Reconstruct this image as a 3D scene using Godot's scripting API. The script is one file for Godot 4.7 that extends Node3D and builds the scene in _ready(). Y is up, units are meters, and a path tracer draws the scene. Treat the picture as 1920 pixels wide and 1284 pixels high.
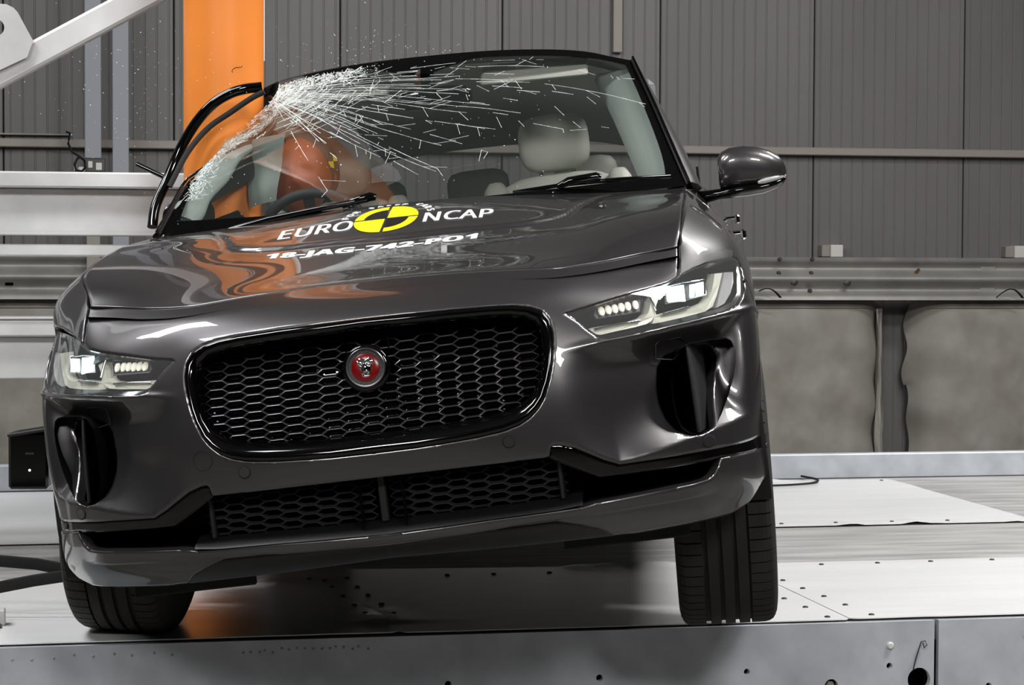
extends Node3D
# A crash hall: a dark grey car, tilted, pressed against an orange steel pole on a raised test sled.
# Metres, y up. y = 0 is the top of the sled. The hall is turned 10 degrees to the camera, the sled 11.5 degrees.

const HALL := Vector3(3.32, 0.0, -16.4)   # a point on the back wall
const HALL_TURN := 0.17628                 # 10.1 degrees
const SLED_TURN := 0.20071                 # 11.5 degrees
const FLOOR_Y := -0.5
const CAR_AT := Transform3D(Vector3(0.98889124, 0.12588915, 0.07903188), Vector3(-0.12708956, 0.99183748, 0.01032715), Vector3(-0.0770867, -0.02025656, 0.9968186), Vector3(-0.25210618, 0.07724126, -5.12924516))

var M := {}
var hall_at := Transform3D(Basis(Vector3.UP, HALL_TURN), HALL)
var sled_at := Transform3D(Basis(Vector3.UP, SLED_TURN), Vector3.ZERO)
var car: Node3D
var fr: Look
var hl: Look
var hd: Look


func _ready() -> void:
	# camera
	var cam := Camera3D.new()
	cam.name = "camera"
	cam.fov = 17.5189
	cam.near = 0.05
	cam.far = 120.0
	cam.transform = Transform3D(Vector3(0.99999117, 0.00419996, -0.000154), Vector3(-0.00420279, 0.99931958, -0.03664306), Vector3(0.0, 0.03664339, 0.99932841), Vector3(0, 1.0128, 0))
	add_child(cam)
	cam.current = true
	# environment: a closed hall, so no sky
	var env := Environment.new()
	env.background_mode = Environment.BG_COLOR
	env.background_color = Color(0.02, 0.02, 0.02)
	env.tonemap_mode = Environment.TONE_MAPPER_LINEAR
	env.tonemap_exposure = 1.0
	env.sdfgi_enabled = true
	env.ssao_enabled = true
	env.ssil_enabled = true
	var we := WorldEnvironment.new()
	we.name = "environment"
	we.environment = env
	add_child(we)
	# the hall's lamp banks: place (x, y, z), size, energy, what it is aimed at
	make_materials()
	for b in LAMPS:
		lamp_bank(b[0], b[1], b[2], b[3], b[4], b[5])
	build_hall()
	build_sled()
	build_rig()
	build_car()
	build_dummy()
	build_fragments()


const LAMPS := [
	[Vector3(-3.8, 5.6, -4.4), Vector2(2.2, 0.9), 17.0, Vector3(-1.0, 0.3, -6.3), Color(0.97, 0.985, 1.0), "lamp bank hanging high to the left in front of the car"],
	[Vector3(3.7, 5.6, -5.4), Vector2(2.2, 0.9), 34.0, Vector3(1.8, 0.0, -7.4), Color(1.0, 1.0, 1.0), "lamp bank hanging high to the right of the car"],
	[Vector3(-4.8, 5.8, -7.2), Vector2(2.2, 0.9), 16.0, Vector3(-1.8, 0.5, -8.0), Color(0.97, 0.985, 1.0), "lamp bank hanging high above the white steel rig"],
	[Vector3(4.4, 5.8, -9.9), Vector2(2.2, 0.9), 26.0, Vector3(2.4, 0.0, -9.2), Color(1.0, 1.0, 1.0), "lamp bank hanging high behind the car on its left"],
	[Vector3(-3.0, 5.6, 2.6), Vector2(2.2, 0.9), 27.0, Vector3(-0.6, 0.2, -6.0), Color(1.0, 1.0, 1.0), "lamp bank hanging high behind the camera on the left"],
	[Vector3(3.4, 5.6, 2.2), Vector2(2.2, 0.9), 31.0, Vector3(0.8, 0.2, -6.0), Color(1.0, 1.0, 1.0), "lamp bank hanging high behind the camera on the right"],
]

# ------------------------------------------------------------------ names and metas
func tag(o: Node, label: String, category := "", group := "", kind := "") -> void:
	if label: o.set_meta("label", label)
	if category: o.set_meta("category", category)
	if group: o.set_meta("group", group)
	if kind: o.set_meta("kind", kind)


func numbered(parent: Node, called: String) -> String:
	if not parent.has_node(NodePath(called)): return called
	var k := 1
	while parent.has_node(NodePath("%s_%03d" % [called, k])): k += 1
	return "%s_%03d" % [called, k]


func thing(called: String, label: String, category: String, at := Transform3D.IDENTITY, group := "") -> Node3D:
	var o := Node3D.new()
	o.name = numbered(self, called)
	add_child(o, true)
	o.transform = at
	tag(o, label, category, group)
	return o


func inst(called: String, mesh: Mesh, m: Material, parent: Node = self, at := Transform3D.IDENTITY) -> MeshInstance3D:
	var o := MeshInstance3D.new()
	o.name = numbered(parent, called)
	o.mesh = mesh
	o.material_override = m
	o.transform = at
	parent.add_child(o, true)
	return o


func put(called: String, b: B, m: Material, parent: Node = self, at := Transform3D.IDENTITY) -> MeshInstance3D:
	return inst(called, b.mesh(), m, parent, at)


# a car part: built for x >= 0, mirrored to the car's right with sg = -1, bent by the crash if warp
func part(called: String, b: B, m: Material, sg := 1.0, warp := true, parent: Node = null) -> MeshInstance3D:
	return inst(called, b.bent(sg, warp).mesh(), m, parent if parent else car)


# ------------------------------------------------------------------ geometry
class B:
	var p := PackedVector3Array()
	var g := PackedInt32Array()
	var grp := 0

	func tri(a: Vector3, b: Vector3, c: Vector3) -> void:
		p.push_back(a)
		p.push_back(b)
		p.push_back(c)
		g.push_back(grp)

	func trio(a: Vector3, b: Vector3, c: Vector3, out: Vector3) -> void:
		if (a - c).cross(a - b).dot(out) < 0.0: tri(a, c, b)
		else: tri(a, b, c)

	func quad(a: Vector3, b: Vector3, c: Vector3, d: Vector3, out: Vector3) -> void:
		trio(a, b, c, out)
		trio(a, c, d, out)

	func add(o: B, at := Transform3D.IDENTITY) -> void:
		var flip := at.basis.determinant() < 0.0
		for t in o.g.size():
			p.push_back(at * o.p[t * 3])
			p.push_back(at * o.p[t * 3 + (2 if flip else 1)])
			p.push_back(at * o.p[t * 3 + (1 if flip else 2)])
			g.push_back(o.g[t])

	func bent(sg: float, warp: bool) -> B:
		var r := B.new()
		r.g = g
		r.p.resize(p.size())
		for t in g.size():
			for k in 3:
				var q := p[t * 3 + k]
				q.x *= sg
				if warp: q = bend(q)
				r.p[t * 3 + (k if sg > 0.0 or k == 0 else 3 - k)] = q
		return r

	# the crash: the right wing buckles, the pole dents the right side, the upper body twists back
	static func bend(q: Vector3) -> Vector3:
		return twist(crush(q))

	static func crush(q: Vector3) -> Vector3:
		if q.x < 0.0:
			var b := smoothstep(0.40, 0.62, -q.z) * (1.0 - smoothstep(0.95, 1.3, -q.z)) * smoothstep(0.3, 0.72, -q.x) * smoothstep(0.80, 0.95, q.y)
			q.x -= 0.045 * b
			if q.z < -1.5 and q.z > -2.5:
				var px := -0.816 + 0.127 * q.y
				var dz := absf(q.z + 1.895)
				var lim := px + (sqrt(0.0225 - dz * dz) if dz < 0.106 else 0.106 - (dz - 0.106) * 0.9)
				q.x = maxf(q.x, lim)
		return q

	static func twist(q: Vector3) -> Vector3:
		var t0 := -0.9315 * deg_to_rad(1.1 + 0.8 * clampf((-q.z - 0.25) / 0.95, 0.0, 1.0))
		t0 *= smoothstep(0.76, 0.87, q.y + clampf(-q.z - 0.45, 0.0, 2.0))
		var c := cos(t0)
		var s := sin(t0)
		return Vector3(c * q.x - s * (q.y - 0.6), s * q.x + c * (q.y - 0.6) + 0.6, q.z)

	# a rounded block or an egg: half sizes h, exponent e (2 an ellipsoid, 4 and more a cushion)
	func blob(c: Vector3, h: Vector3, e := 2.0, ba := Basis.IDENTITY, n := 24) -> B:
		var P := []
		for i in n:
			var r := PackedVector3Array()
			var a := TAU * i / n
			for j in n / 2 + 1:
				var t := PI * j / (n / 2) - PI / 2
				var d := Vector3(cos(t) * cos(a), sin(t), cos(t) * sin(a))
				if j == 0: d = Vector3(0, -1, 0)
				if j == n / 2: d = Vector3(0, 1, 0)
				var l := pow(pow(absf(d.x), e) + pow(absf(d.y), e) + pow(absf(d.z), e), 1.0 / e)
				r.push_back(c + ba * (d / l * h))
			P.append(r)
		for i in n:
			var r: PackedVector3Array = P[i]
			var s: PackedVector3Array = P[(i + 1) % n]
			for j in n / 2:
				var out := r[j] + s[j + 1] - 2.0 * c
				if j > 0: trio(r[j], s[j], s[j + 1], out)
				if j < n / 2 - 1: trio(r[j], s[j + 1], r[j + 1], out)
		return self

	func mesh() -> ArrayMesh:
		var st := SurfaceTool.new()
		st.begin(Mesh.PRIMITIVE_TRIANGLES)
		for t in g.size():
			st.set_smooth_group(g[t])
			st.add_vertex(p[t * 3])
			st.add_vertex(p[t * 3 + 1])
			st.add_vertex(p[t * 3 + 2])
		st.generate_normals()
		st.index()
		return st.commit()

	func box(c: Vector3, s: Vector3, bev := 0.0, ba := Basis.IDENTITY) -> B:
		var keep := grp
		grp = -1
		var h := s / 2.0
		bev = minf(bev, minf(h.x, minf(h.y, h.z)) * 0.9)
		for ax in 3:
			var u := (ax + 1) % 3
			var w := (ax + 2) % 3
			for sg in [-1.0, 1.0]:
				var q := []
				for k in [[-1, -1], [1, -1], [1, 1], [-1, 1]]:
					var v := Vector3()
					v[ax] = sg * h[ax]
					v[u] = k[0] * (h[u] - bev)
					v[w] = k[1] * (h[w] - bev)
					q.append(c + ba * v)
				var out := Vector3()
				out[ax] = sg
				quad(q[0], q[1], q[2], q[3], ba * out)
			if bev > 0.0:
				for k in [[-1, -1], [1, -1], [1, 1], [-1, 1]]:
					var q := []
					for e in [[0, -1], [0, 1], [1, 1], [1, -1]]:
						var v := Vector3()
						v[ax] = e[1] * (h[ax] - bev)
						v[u] = k[0] * (h[u] - (bev if e[0] else 0.0))
						v[w] = k[1] * (h[w] - (0.0 if e[0] else bev))
						q.append(c + ba * v)
					var out := Vector3()
					out[u] = k[0]
					out[w] = k[1]
					quad(q[0], q[1], q[2], q[3], ba * out)
		if bev > 0.0:
			for sx in [-1, 1]:
				for sy in [-1, 1]:
					for sz in [-1, 1]:
						var o := Vector3(sx, sy, sz)
						var e := h - Vector3.ONE * bev
						trio(c + ba * (o * Vector3(h.x, e.y, e.z)), c + ba * (o * Vector3(e.x, h.y, e.z)), c + ba * (o * Vector3(e.x, e.y, h.z)), ba * o)
		grp = keep
		return self

	func tube(pts: PackedVector3Array, rad: Variant, n := 10, flat := Vector2.ONE, up := Vector3.UP) -> B:
		var rings := []
		for i in pts.size():
			var d := (pts[mini(i + 1, pts.size() - 1)] - pts[maxi(i - 1, 0)]).normalized()
			var a := d.cross(up)
			if a.length() < 0.05: a = d.cross(Vector3.RIGHT)
			a = a.normalized()
			var e := a.cross(d).normalized()
			var r: float = rad if rad is float else rad[i]
			var ring := PackedVector3Array()
			for k in n:
				var t := TAU * k / n
				ring.push_back(pts[i] + a * cos(t) * r * flat.x + e * sin(t) * r * flat.y)
			rings.append(ring)
		for i in pts.size() - 1:
			for k in n:
				var k2 := (k + 1) % n
				var out: Vector3 = rings[i][k] + rings[i][k2] + rings[i + 1][k] + rings[i + 1][k2] - 2.0 * (pts[i] + pts[i + 1])
				quad(rings[i][k], rings[i][k2], rings[i + 1][k2], rings[i + 1][k], out)
		var keep := grp
		grp = -1
		for e in [0, pts.size() - 1]:
			var out := pts[e] - pts[1 if e == 0 else e - 1]
			for k in range(1, n - 1): trio(rings[e][0], rings[e][k], rings[e][k + 1], out)
		grp = keep
		return self

	# profile of (radius, height) turned round at's y axis
	func lathe(prof: PackedVector2Array, at := Transform3D.IDENTITY, n := 24, crease := 40.0) -> B:
		var keep := grp
		var gg := 1
		for i in prof.size() - 1:
			var d := prof[i + 1] - prof[i]
			if i > 0 and absf(rad_to_deg(d.angle_to(prof[i] - prof[i - 1]))) > crease: gg += 1
			grp = gg
			var nrm := Vector2(d.y, -d.x)
			for k in n:
				var t := TAU * k / n
				var t2 := TAU * (k + 1) / n if k < n - 1 else 0.0
				var c1 := Vector3(cos(t), 0, sin(t))
				var c2 := Vector3(cos(t2), 0, sin(t2))
				var out := at.basis * ((c1 + c2) * 0.5 * nrm.x + Vector3.UP * nrm.y)
				var q := [at * (c1 * prof[i].x + Vector3.UP * prof[i].y), at * (c2 * prof[i].x + Vector3.UP * prof[i].y), at * (c2 * prof[i + 1].x + Vector3.UP * prof[i + 1].y), at * (c1 * prof[i + 1].x + Vector3.UP * prof[i + 1].y)]
				if prof[i].x > 1e-6: trio(q[0], q[1], q[2], out)
				if prof[i + 1].x > 1e-6: trio(q[0], q[2], q[3], out)
		grp = keep
		return self

	# polygon (x, y) extruded from z = d0 to z = d1 (d1 is the front), front edge chamfered
	func prism(poly: PackedVector2Array, d0: float, d1: float, at := Transform3D.IDENTITY, bev := 0.0) -> B:
		var keep := grp
		grp = -1
		var inner := poly
		if bev > 0.0:
			var o := Geometry2D.offset_polygon(poly, -bev)
			if o.size() == 1 and o[0].size() == poly.size(): inner = nearest(poly, o[0])
			else: bev = 0.0
		var ix := Geometry2D.triangulate_polygon(inner)
		var f := at.basis.z
		for k in range(0, ix.size(), 3):
			trio(at * v3(inner[ix[k]], d1), at * v3(inner[ix[k + 1]], d1), at * v3(inner[ix[k + 2]], d1), f)
		ix = Geometry2D.triangulate_polygon(poly)
		for k in range(0, ix.size(), 3):
			trio(at * v3(poly[ix[k]], d0), at * v3(poly[ix[k + 1]], d0), at * v3(poly[ix[k + 2]], d0), -f)
		var turn := -1.0 if Geometry2D.is_polygon_clockwise(poly) else 1.0
		for k in poly.size():
			var a := poly[k]
			var b := poly[(k + 1) % poly.size()]
			var n2 := Vector2(b.y - a.y, a.x - b.x) * turn
			var out := at.basis * Vector3(n2.x, n2.y, 0)
			quad(at * v3(a, d0), at * v3(b, d0), at * v3(b, d1 - bev), at * v3(a, d1 - bev), out)
			if bev > 0.0:
				var a2 := inner[k]
				var b2 := inner[(k + 1) % poly.size()]
				quad(at * v3(a, d1 - bev), at * v3(b, d1 - bev), at * v3(b2, d1), at * v3(a2, d1), out + f * out.length())
		grp = keep
		return self

	static func nearest(poly: PackedVector2Array, o: PackedVector2Array) -> PackedVector2Array:
		var r := PackedVector2Array()
		for a in poly:
			var best := o[0]
			for q in o:
				if q.distance_squared_to(a) < best.distance_squared_to(a): best = q
			r.push_back(best)
		return r

	static func v3(a: Vector2, z: float) -> Vector3:
		return Vector3(a.x, a.y, z)

	# a grid of points [i][j], smooth; out tells the outside at the first cell
	func grid(P: Array, out: Vector3, closed := false) -> B:
		var n := P.size()
		var flip := false
		var first := true
		for i in (n if closed else n - 1):
			var r: PackedVector3Array = P[i]
			var s: PackedVector3Array = P[(i + 1) % n]
			for j in r.size() - 1:
				if first:
					var nr := (r[j] - s[j + 1]).cross(r[j] - s[j])
					if nr.length() > 1e-12:
						flip = nr.dot(out) < 0.0
						first = false
				if flip:
					tri(r[j], s[j + 1], s[j])
					tri(r[j], r[j + 1], s[j + 1])
				else:
					tri(r[j], s[j], s[j + 1])
					tri(r[j], s[j + 1], r[j + 1])
		return self


# a raster of depth along one direction, so that outlines drawn in two dimensions can be laid on a curved body
class Look:
	var A: Vector3
	var Bv: Vector3
	var N: Vector3
	var o: Vector2
	var st: float
	var nx: int
	var ny: int
	var d: PackedFloat32Array

	func _init(a: Vector3, b: Vector3, n: Vector3, lo: Vector2, hi: Vector2, step: float, P: Array) -> void:
		A = a
		Bv = b
		N = n
		o = lo
		st = step
		nx = int((hi.x - lo.x) / step) + 1
		ny = int((hi.y - lo.y) / step) + 1
		d = PackedFloat32Array()
		d.resize(nx * ny)
		d.fill(-99.0)
		for i in P.size() - 1:
			var r: PackedVector3Array = P[i]
			var s: PackedVector3Array = P[i + 1]
			for j in r.size() - 1:
				ras(r[j], s[j], s[j + 1])
				ras(r[j], s[j + 1], r[j + 1])
		for pass_ in 60:
			var holes := 0
			var e := d.duplicate()
			for y in ny:
				for x in nx:
					if d[y * nx + x] > -90.0: continue
					var sum := 0.0
					var k := 0
					for q in [[-1, 0], [1, 0], [0, -1], [0, 1]]:
						var xx: int = x + q[0]
						var yy: int = y + q[1]
						if xx >= 0 and yy >= 0 and xx < nx and yy < ny and d[yy * nx + xx] > -90.0:
							sum += d[yy * nx + xx]
							k += 1
					if k:
						e[y * nx + x] = sum / k
					else: holes += 1
			d = e
			if holes == 0: break

	func ras(p0: Vector3, p1: Vector3, p2: Vector3) -> void:
		var a := (Vector2(p0.dot(A), p0.dot(Bv)) - o) / st
		var b := (Vector2(p1.dot(A), p1.dot(Bv)) - o) / st
		var c := (Vector2(p2.dot(A), p2.dot(Bv)) - o) / st
		var x0 := maxi(0, int(ceil(minf(a.x, minf(b.x, c.x)))))
		var x1 := mini(nx - 1, int(floor(maxf(a.x, maxf(b.x, c.x)))))
		var y0 := maxi(0, int(ceil(minf(a.y, minf(b.y, c.y)))))
		var y1 := mini(ny - 1, int(floor(maxf(a.y, maxf(b.y, c.y)))))
		if x0 > x1 or y0 > y1: return
		var det := (b - a).cross(c - a)
		if absf(det) < 1e-9: return
		for y in range(y0, y1 + 1):
			for x in range(x0, x1 + 1):
				var q := Vector2(x, y)
				var w1 := (q - a).cross(c - a) / det
				var w2 := (b - a).cross(q - a) / det
				if w1 < -0.001 or w2 < -0.001 or w1 + w2 > 1.001: continue
				var h := (p0 + (p1 - p0) * w1 + (p2 - p0) * w2).dot(N)
				if h > d[y * nx + x]: d[y * nx + x] = h

	func z(a: float, b: float) -> float:
		var x := clampf((a - o.x) / st, 0.0, nx - 1.001)
		var y := clampf((b - o.y) / st, 0.0, ny - 1.001)
		var i := int(x)
		var j := int(y)
		var fx := x - i
		var fy := y - j
		var k := j * nx + i
		return lerpf(lerpf(d[k], d[k + 1], fx), lerpf(d[k + nx], d[k + nx + 1], fx), fy)

	func pt(a: float, b: float, up := 0.0) -> Vector3:
		return A * a + Bv * b + N * (z(a, b) + up)

	func flat(q: Vector3) -> Vector2:
		return Vector2(q.dot(A), q.dot(Bv))

	func plate(b: B, poly: PackedVector2Array, up: float, thick: float) -> void:
		var keep := b.grp
		b.grp = -1
		var ix := Geometry2D.triangulate_polygon(poly)
		for k in range(0, ix.size(), 3):
			var q := [poly[ix[k]], poly[ix[k + 1]], poly[ix[k + 2]]]
			b.trio(pt(q[0].x, q[0].y, up), pt(q[1].x, q[1].y, up), pt(q[2].x, q[2].y, up), N)
			if thick > 0.004: b.trio(pt(q[0].x, q[0].y, up - thick), pt(q[1].x, q[1].y, up - thick), pt(q[2].x, q[2].y, up - thick), -N)
		rim(b, poly, up, up - thick, 1.0)
		b.grp = keep

	# the wall round an outline from one height to another; turn -1 faces inwards
	func rim(b: B, poly: PackedVector2Array, u0: float, u1: float, turn: float) -> void:
		if Geometry2D.is_polygon_clockwise(poly): turn = -turn
		for k in poly.size():
			var a := poly[k]
			var c := poly[(k + 1) % poly.size()]
			var n2 := Vector2(c.y - a.y, a.x - c.x) * turn
			b.quad(pt(a.x, a.y, u0), pt(c.x, c.y, u0), pt(c.x, c.y, u1), pt(a.x, a.y, u1), A * n2.x + Bv * n2.y)

	# a band between two outlines of equal length, at two heights
	func band(b: B, po: PackedVector2Array, pi: PackedVector2Array, u0: float, u1: float) -> void:
		for k in po.size():
			var k2 := (k + 1) % po.size()
			b.quad(pt(po[k].x, po[k].y, u0), pt(po[k2].x, po[k2].y, u0), pt(pi[k2].x, pi[k2].y, u1), pt(pi[k].x, pi[k].y, u1), N)


static func pv(a: Array) -> PackedVector2Array:
	var r := PackedVector2Array()
	for k in range(0, a.size(), 2): r.push_back(Vector2(a[k], a[k + 1]))
	return r


static func pv3(a: Array) -> PackedVector3Array:
	var r := PackedVector3Array()
	for k in range(0, a.size(), 3): r.push_back(Vector3(a[k], a[k + 1], a[k + 2]))
	return r


# signed distance to a polygon, positive inside; far away only roughly
static func sd(poly: PackedVector2Array, box: Rect2, q: Vector2) -> float:
	if not box.has_point(q): return -0.03
	var best := 1e9
	var inside := false
	var n := poly.size()
	var b := poly[n - 1]
	for k in n:
		var a := poly[k]
		var e := b - a
		var w := q - a
		var l := e.length_squared()
		var t := clampf(w.dot(e) / l, 0.0, 1.0) if l > 0.0 else 0.0
		best = minf(best, (w - e * t).length_squared())
		if (a.y > q.y) != (b.y > q.y) and q.x < (b.x - a.x) * (q.y - a.y) / (b.y - a.y) + a.x: inside = not inside
		b = a
	return sqrt(best) if inside else -sqrt(best)


static func bounds(poly: PackedVector2Array, grow := 0.03) -> Rect2:
	var r := Rect2(poly[0], Vector2.ZERO)
	for q in poly: r = r.expand(q)
	return r.grow(grow)


static func at_y(line: PackedVector2Array, x: float) -> float:
	for k in line.size() - 1:
		if x <= line[k + 1].x: return lerpf(line[k].y, line[k + 1].y, clampf((x - line[k].x) / maxf(line[k + 1].x - line[k].x, 1e-6), 0.0, 1.0))
	return line[line.size() - 1].y


static func cr(a: Vector3, b: Vector3, c: Vector3, d: Vector3, t: float) -> Vector3:
	return ((2.0 * b) + (c - a) * t + (2.0 * a - 5.0 * b + 4.0 * c - d) * t * t + (3.0 * b - a - 3.0 * c + d) * t * t * t) * 0.5


# Catmull-Rom through a list, u in 0 .. n - 1; mir0 / mir1 mirror the ends in x
static func crl(l: PackedVector3Array, u: float, mir0 := false, mir1 := false) -> Vector3:
	var n := l.size()
	var i := clampi(int(floor(u)), 0, n - 2)
	var a := l[i - 1] if i > 0 else (l[1] * Vector3(-1, 1, 1) if mir0 else 2.0 * l[0] - l[1])
	var d := l[i + 2] if i + 2 < n else (l[n - 2] * Vector3(-1, 1, 1) if mir1 else 2.0 * l[n - 1] - l[n - 2])
	return cr(a, l[i], l[i + 1], d, u - i)


# net[i][j] sampled at us x vs
static func loft(net: Array, us: PackedFloat32Array, vs: PackedFloat32Array, mir0 := false, mir1 := false) -> Array:
	var cols := []
	for c in net:
		var col := PackedVector3Array()
		for v in vs: col.push_back(crl(c, v))
		cols.append(col)
	var res := []
	for u in us: res.append(PackedVector3Array())
	var line := PackedVector3Array()
	line.resize(net.size())
	for j in vs.size():
		for i in net.size(): line[i] = cols[i][j]
		for k in us.size():
			res[k].push_back(crl(line, us[k], mir0, mir1))
	return res


static func steps(a: float, b: float, n: int) -> PackedFloat32Array:
	var r := PackedFloat32Array()
	for k in n + 1: r.push_back(a + (b - a) * k / n)
	return r


static func normals(P: Array, out: Vector3) -> Array:
	var res := []
	var sg := 0.0
	for i in P.size():
		var r := PackedVector3Array()
		for j in P[i].size():
			var du: Vector3 = P[mini(i + 1, P.size() - 1)][j] - P[maxi(i - 1, 0)][j]
			var dv: Vector3 = P[i][mini(j + 1, P[i].size() - 1)] - P[i][maxi(j - 1, 0)]
			var n := du.cross(dv).normalized()
			if sg == 0.0 and n.length() > 0.5: sg = 1.0 if n.dot(out) > 0.0 else -1.0
			r.push_back(n * sg)
		res.append(r)
	return res


# the part of a grid where S > 0, its cut edge rolled over by a radius and turned in by a flange
static func clip(b: B, P: Array, N: Array, S: Array, roll: float, flange: float, lift := 0.0) -> void:
	var nu := P.size()
	var nv: int = P[0].size()
	var Q := []
	for i in nu:
		var r := PackedVector3Array()
		for j in nv:
			var s: float = S[i][j]
			var down := -lift
			if s > 0.0 and s < roll: down += roll - sqrt(maxf(0.0, roll * roll - (roll - s) * (roll - s)))
			r.push_back(P[i][j] - N[i][j] * down)
		Q.append(r)
	var cache := {}
	for i in nu - 1:
		for j in nv - 1:
			var c := [[i, j], [i + 1, j], [i + 1, j + 1], [i, j + 1]]
			var n_in := 0
			for k in 4:
				if S[c[k][0]][c[k][1]] > 0.0: n_in += 1
			if n_in == 0: continue
			var out: Vector3 = N[i][j]
			if n_in == 4:
				b.quad(Q[i][j], Q[i + 1][j], Q[i + 1][j + 1], Q[i][j + 1], out)
				continue
			var poly := PackedVector3Array()
			var cut := []
			for k in 4:
				var a: Array = c[k]
				var d: Array = c[(k + 1) % 4]
				var sa: float = S[a[0]][a[1]]
				var sb: float = S[d[0]][d[1]]
				if sa > 0.0: poly.push_back(Q[a[0]][a[1]])
				if (sa > 0.0) != (sb > 0.0):
					var ka: int = a[0] * nv + a[1]
					var kb: int = d[0] * nv + d[1]
					var key := mini(ka, kb) * 2 + (1 if absi(ka - kb) == 1 else 0)
					if not cache.has(key):
						var t := sa / (sa - sb)
						var pp: Vector3 = P[a[0]][a[1]].lerp(P[d[0]][d[1]], t)
						var nn: Vector3 = N[a[0]][a[1]].lerp(N[d[0]][d[1]], t)
						cache[key] = [pp - nn * (roll - lift), pp - nn * (roll + flange - lift)]
					poly.push_back(cache[key][0])
					cut.append([key, sa > 0.0])
			for k in range(1, poly.size() - 1): b.trio(poly[0], poly[k], poly[k + 1], out)
			if flange > 0.0:
				var mid := Vector3()
				for q in poly: mid += q / poly.size()
				var keep := b.grp
				b.grp = keep + 1
				for k in range(0, cut.size(), 2):
					var e: Array = cache[cut[k][0]]
					var f: Array = cache[cut[(k + 1) % cut.size()][0]]
					b.quad(e[0], f[0], f[1], e[1], (e[0] + f[0]) * 0.5 - mid)
				b.grp = keep


# ------------------------------------------------------------------ materials
func mat(called: String, c: Color, rough := 0.5, metal := 0.0, spec := 0.5) -> StandardMaterial3D:
	var m := StandardMaterial3D.new()
	m.resource_name = called
	m.albedo_color = c
	m.roughness = rough
	m.metallic = metal
	m.metallic_specular = spec
	M[called] = m
	return m


func noise_tex(seed_: int, freq: float, lo: Color, hi: Color, oct := 4, size := 512, kind := FastNoiseLite.TYPE_SIMPLEX_SMOOTH, mid := -1.0) -> NoiseTexture2D:
	var n := FastNoiseLite.new()
	n.noise_type = kind
	n.seed = seed_
	n.frequency = freq
	n.fractal_octaves = oct
	var t := NoiseTexture2D.new()
	t.width = size
	t.height = size
	t.seamless = true
	t.noise = n
	var g := Gradient.new()
	g.set_color(0, lo)
	g.set_color(1, hi)
	if mid > 0.0:
		g.set_offset(0, mid - 0.12)
		g.set_offset(1, mid + 0.12)
	t.color_ramp = g
	return t


func tri_tex(m: StandardMaterial3D, t: Texture2D, sc: Vector3, world := false) -> void:
	m.albedo_texture = t
	m.uv1_triplanar = true
	m.uv1_world_triplanar = world
	m.uv1_scale = sc


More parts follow.
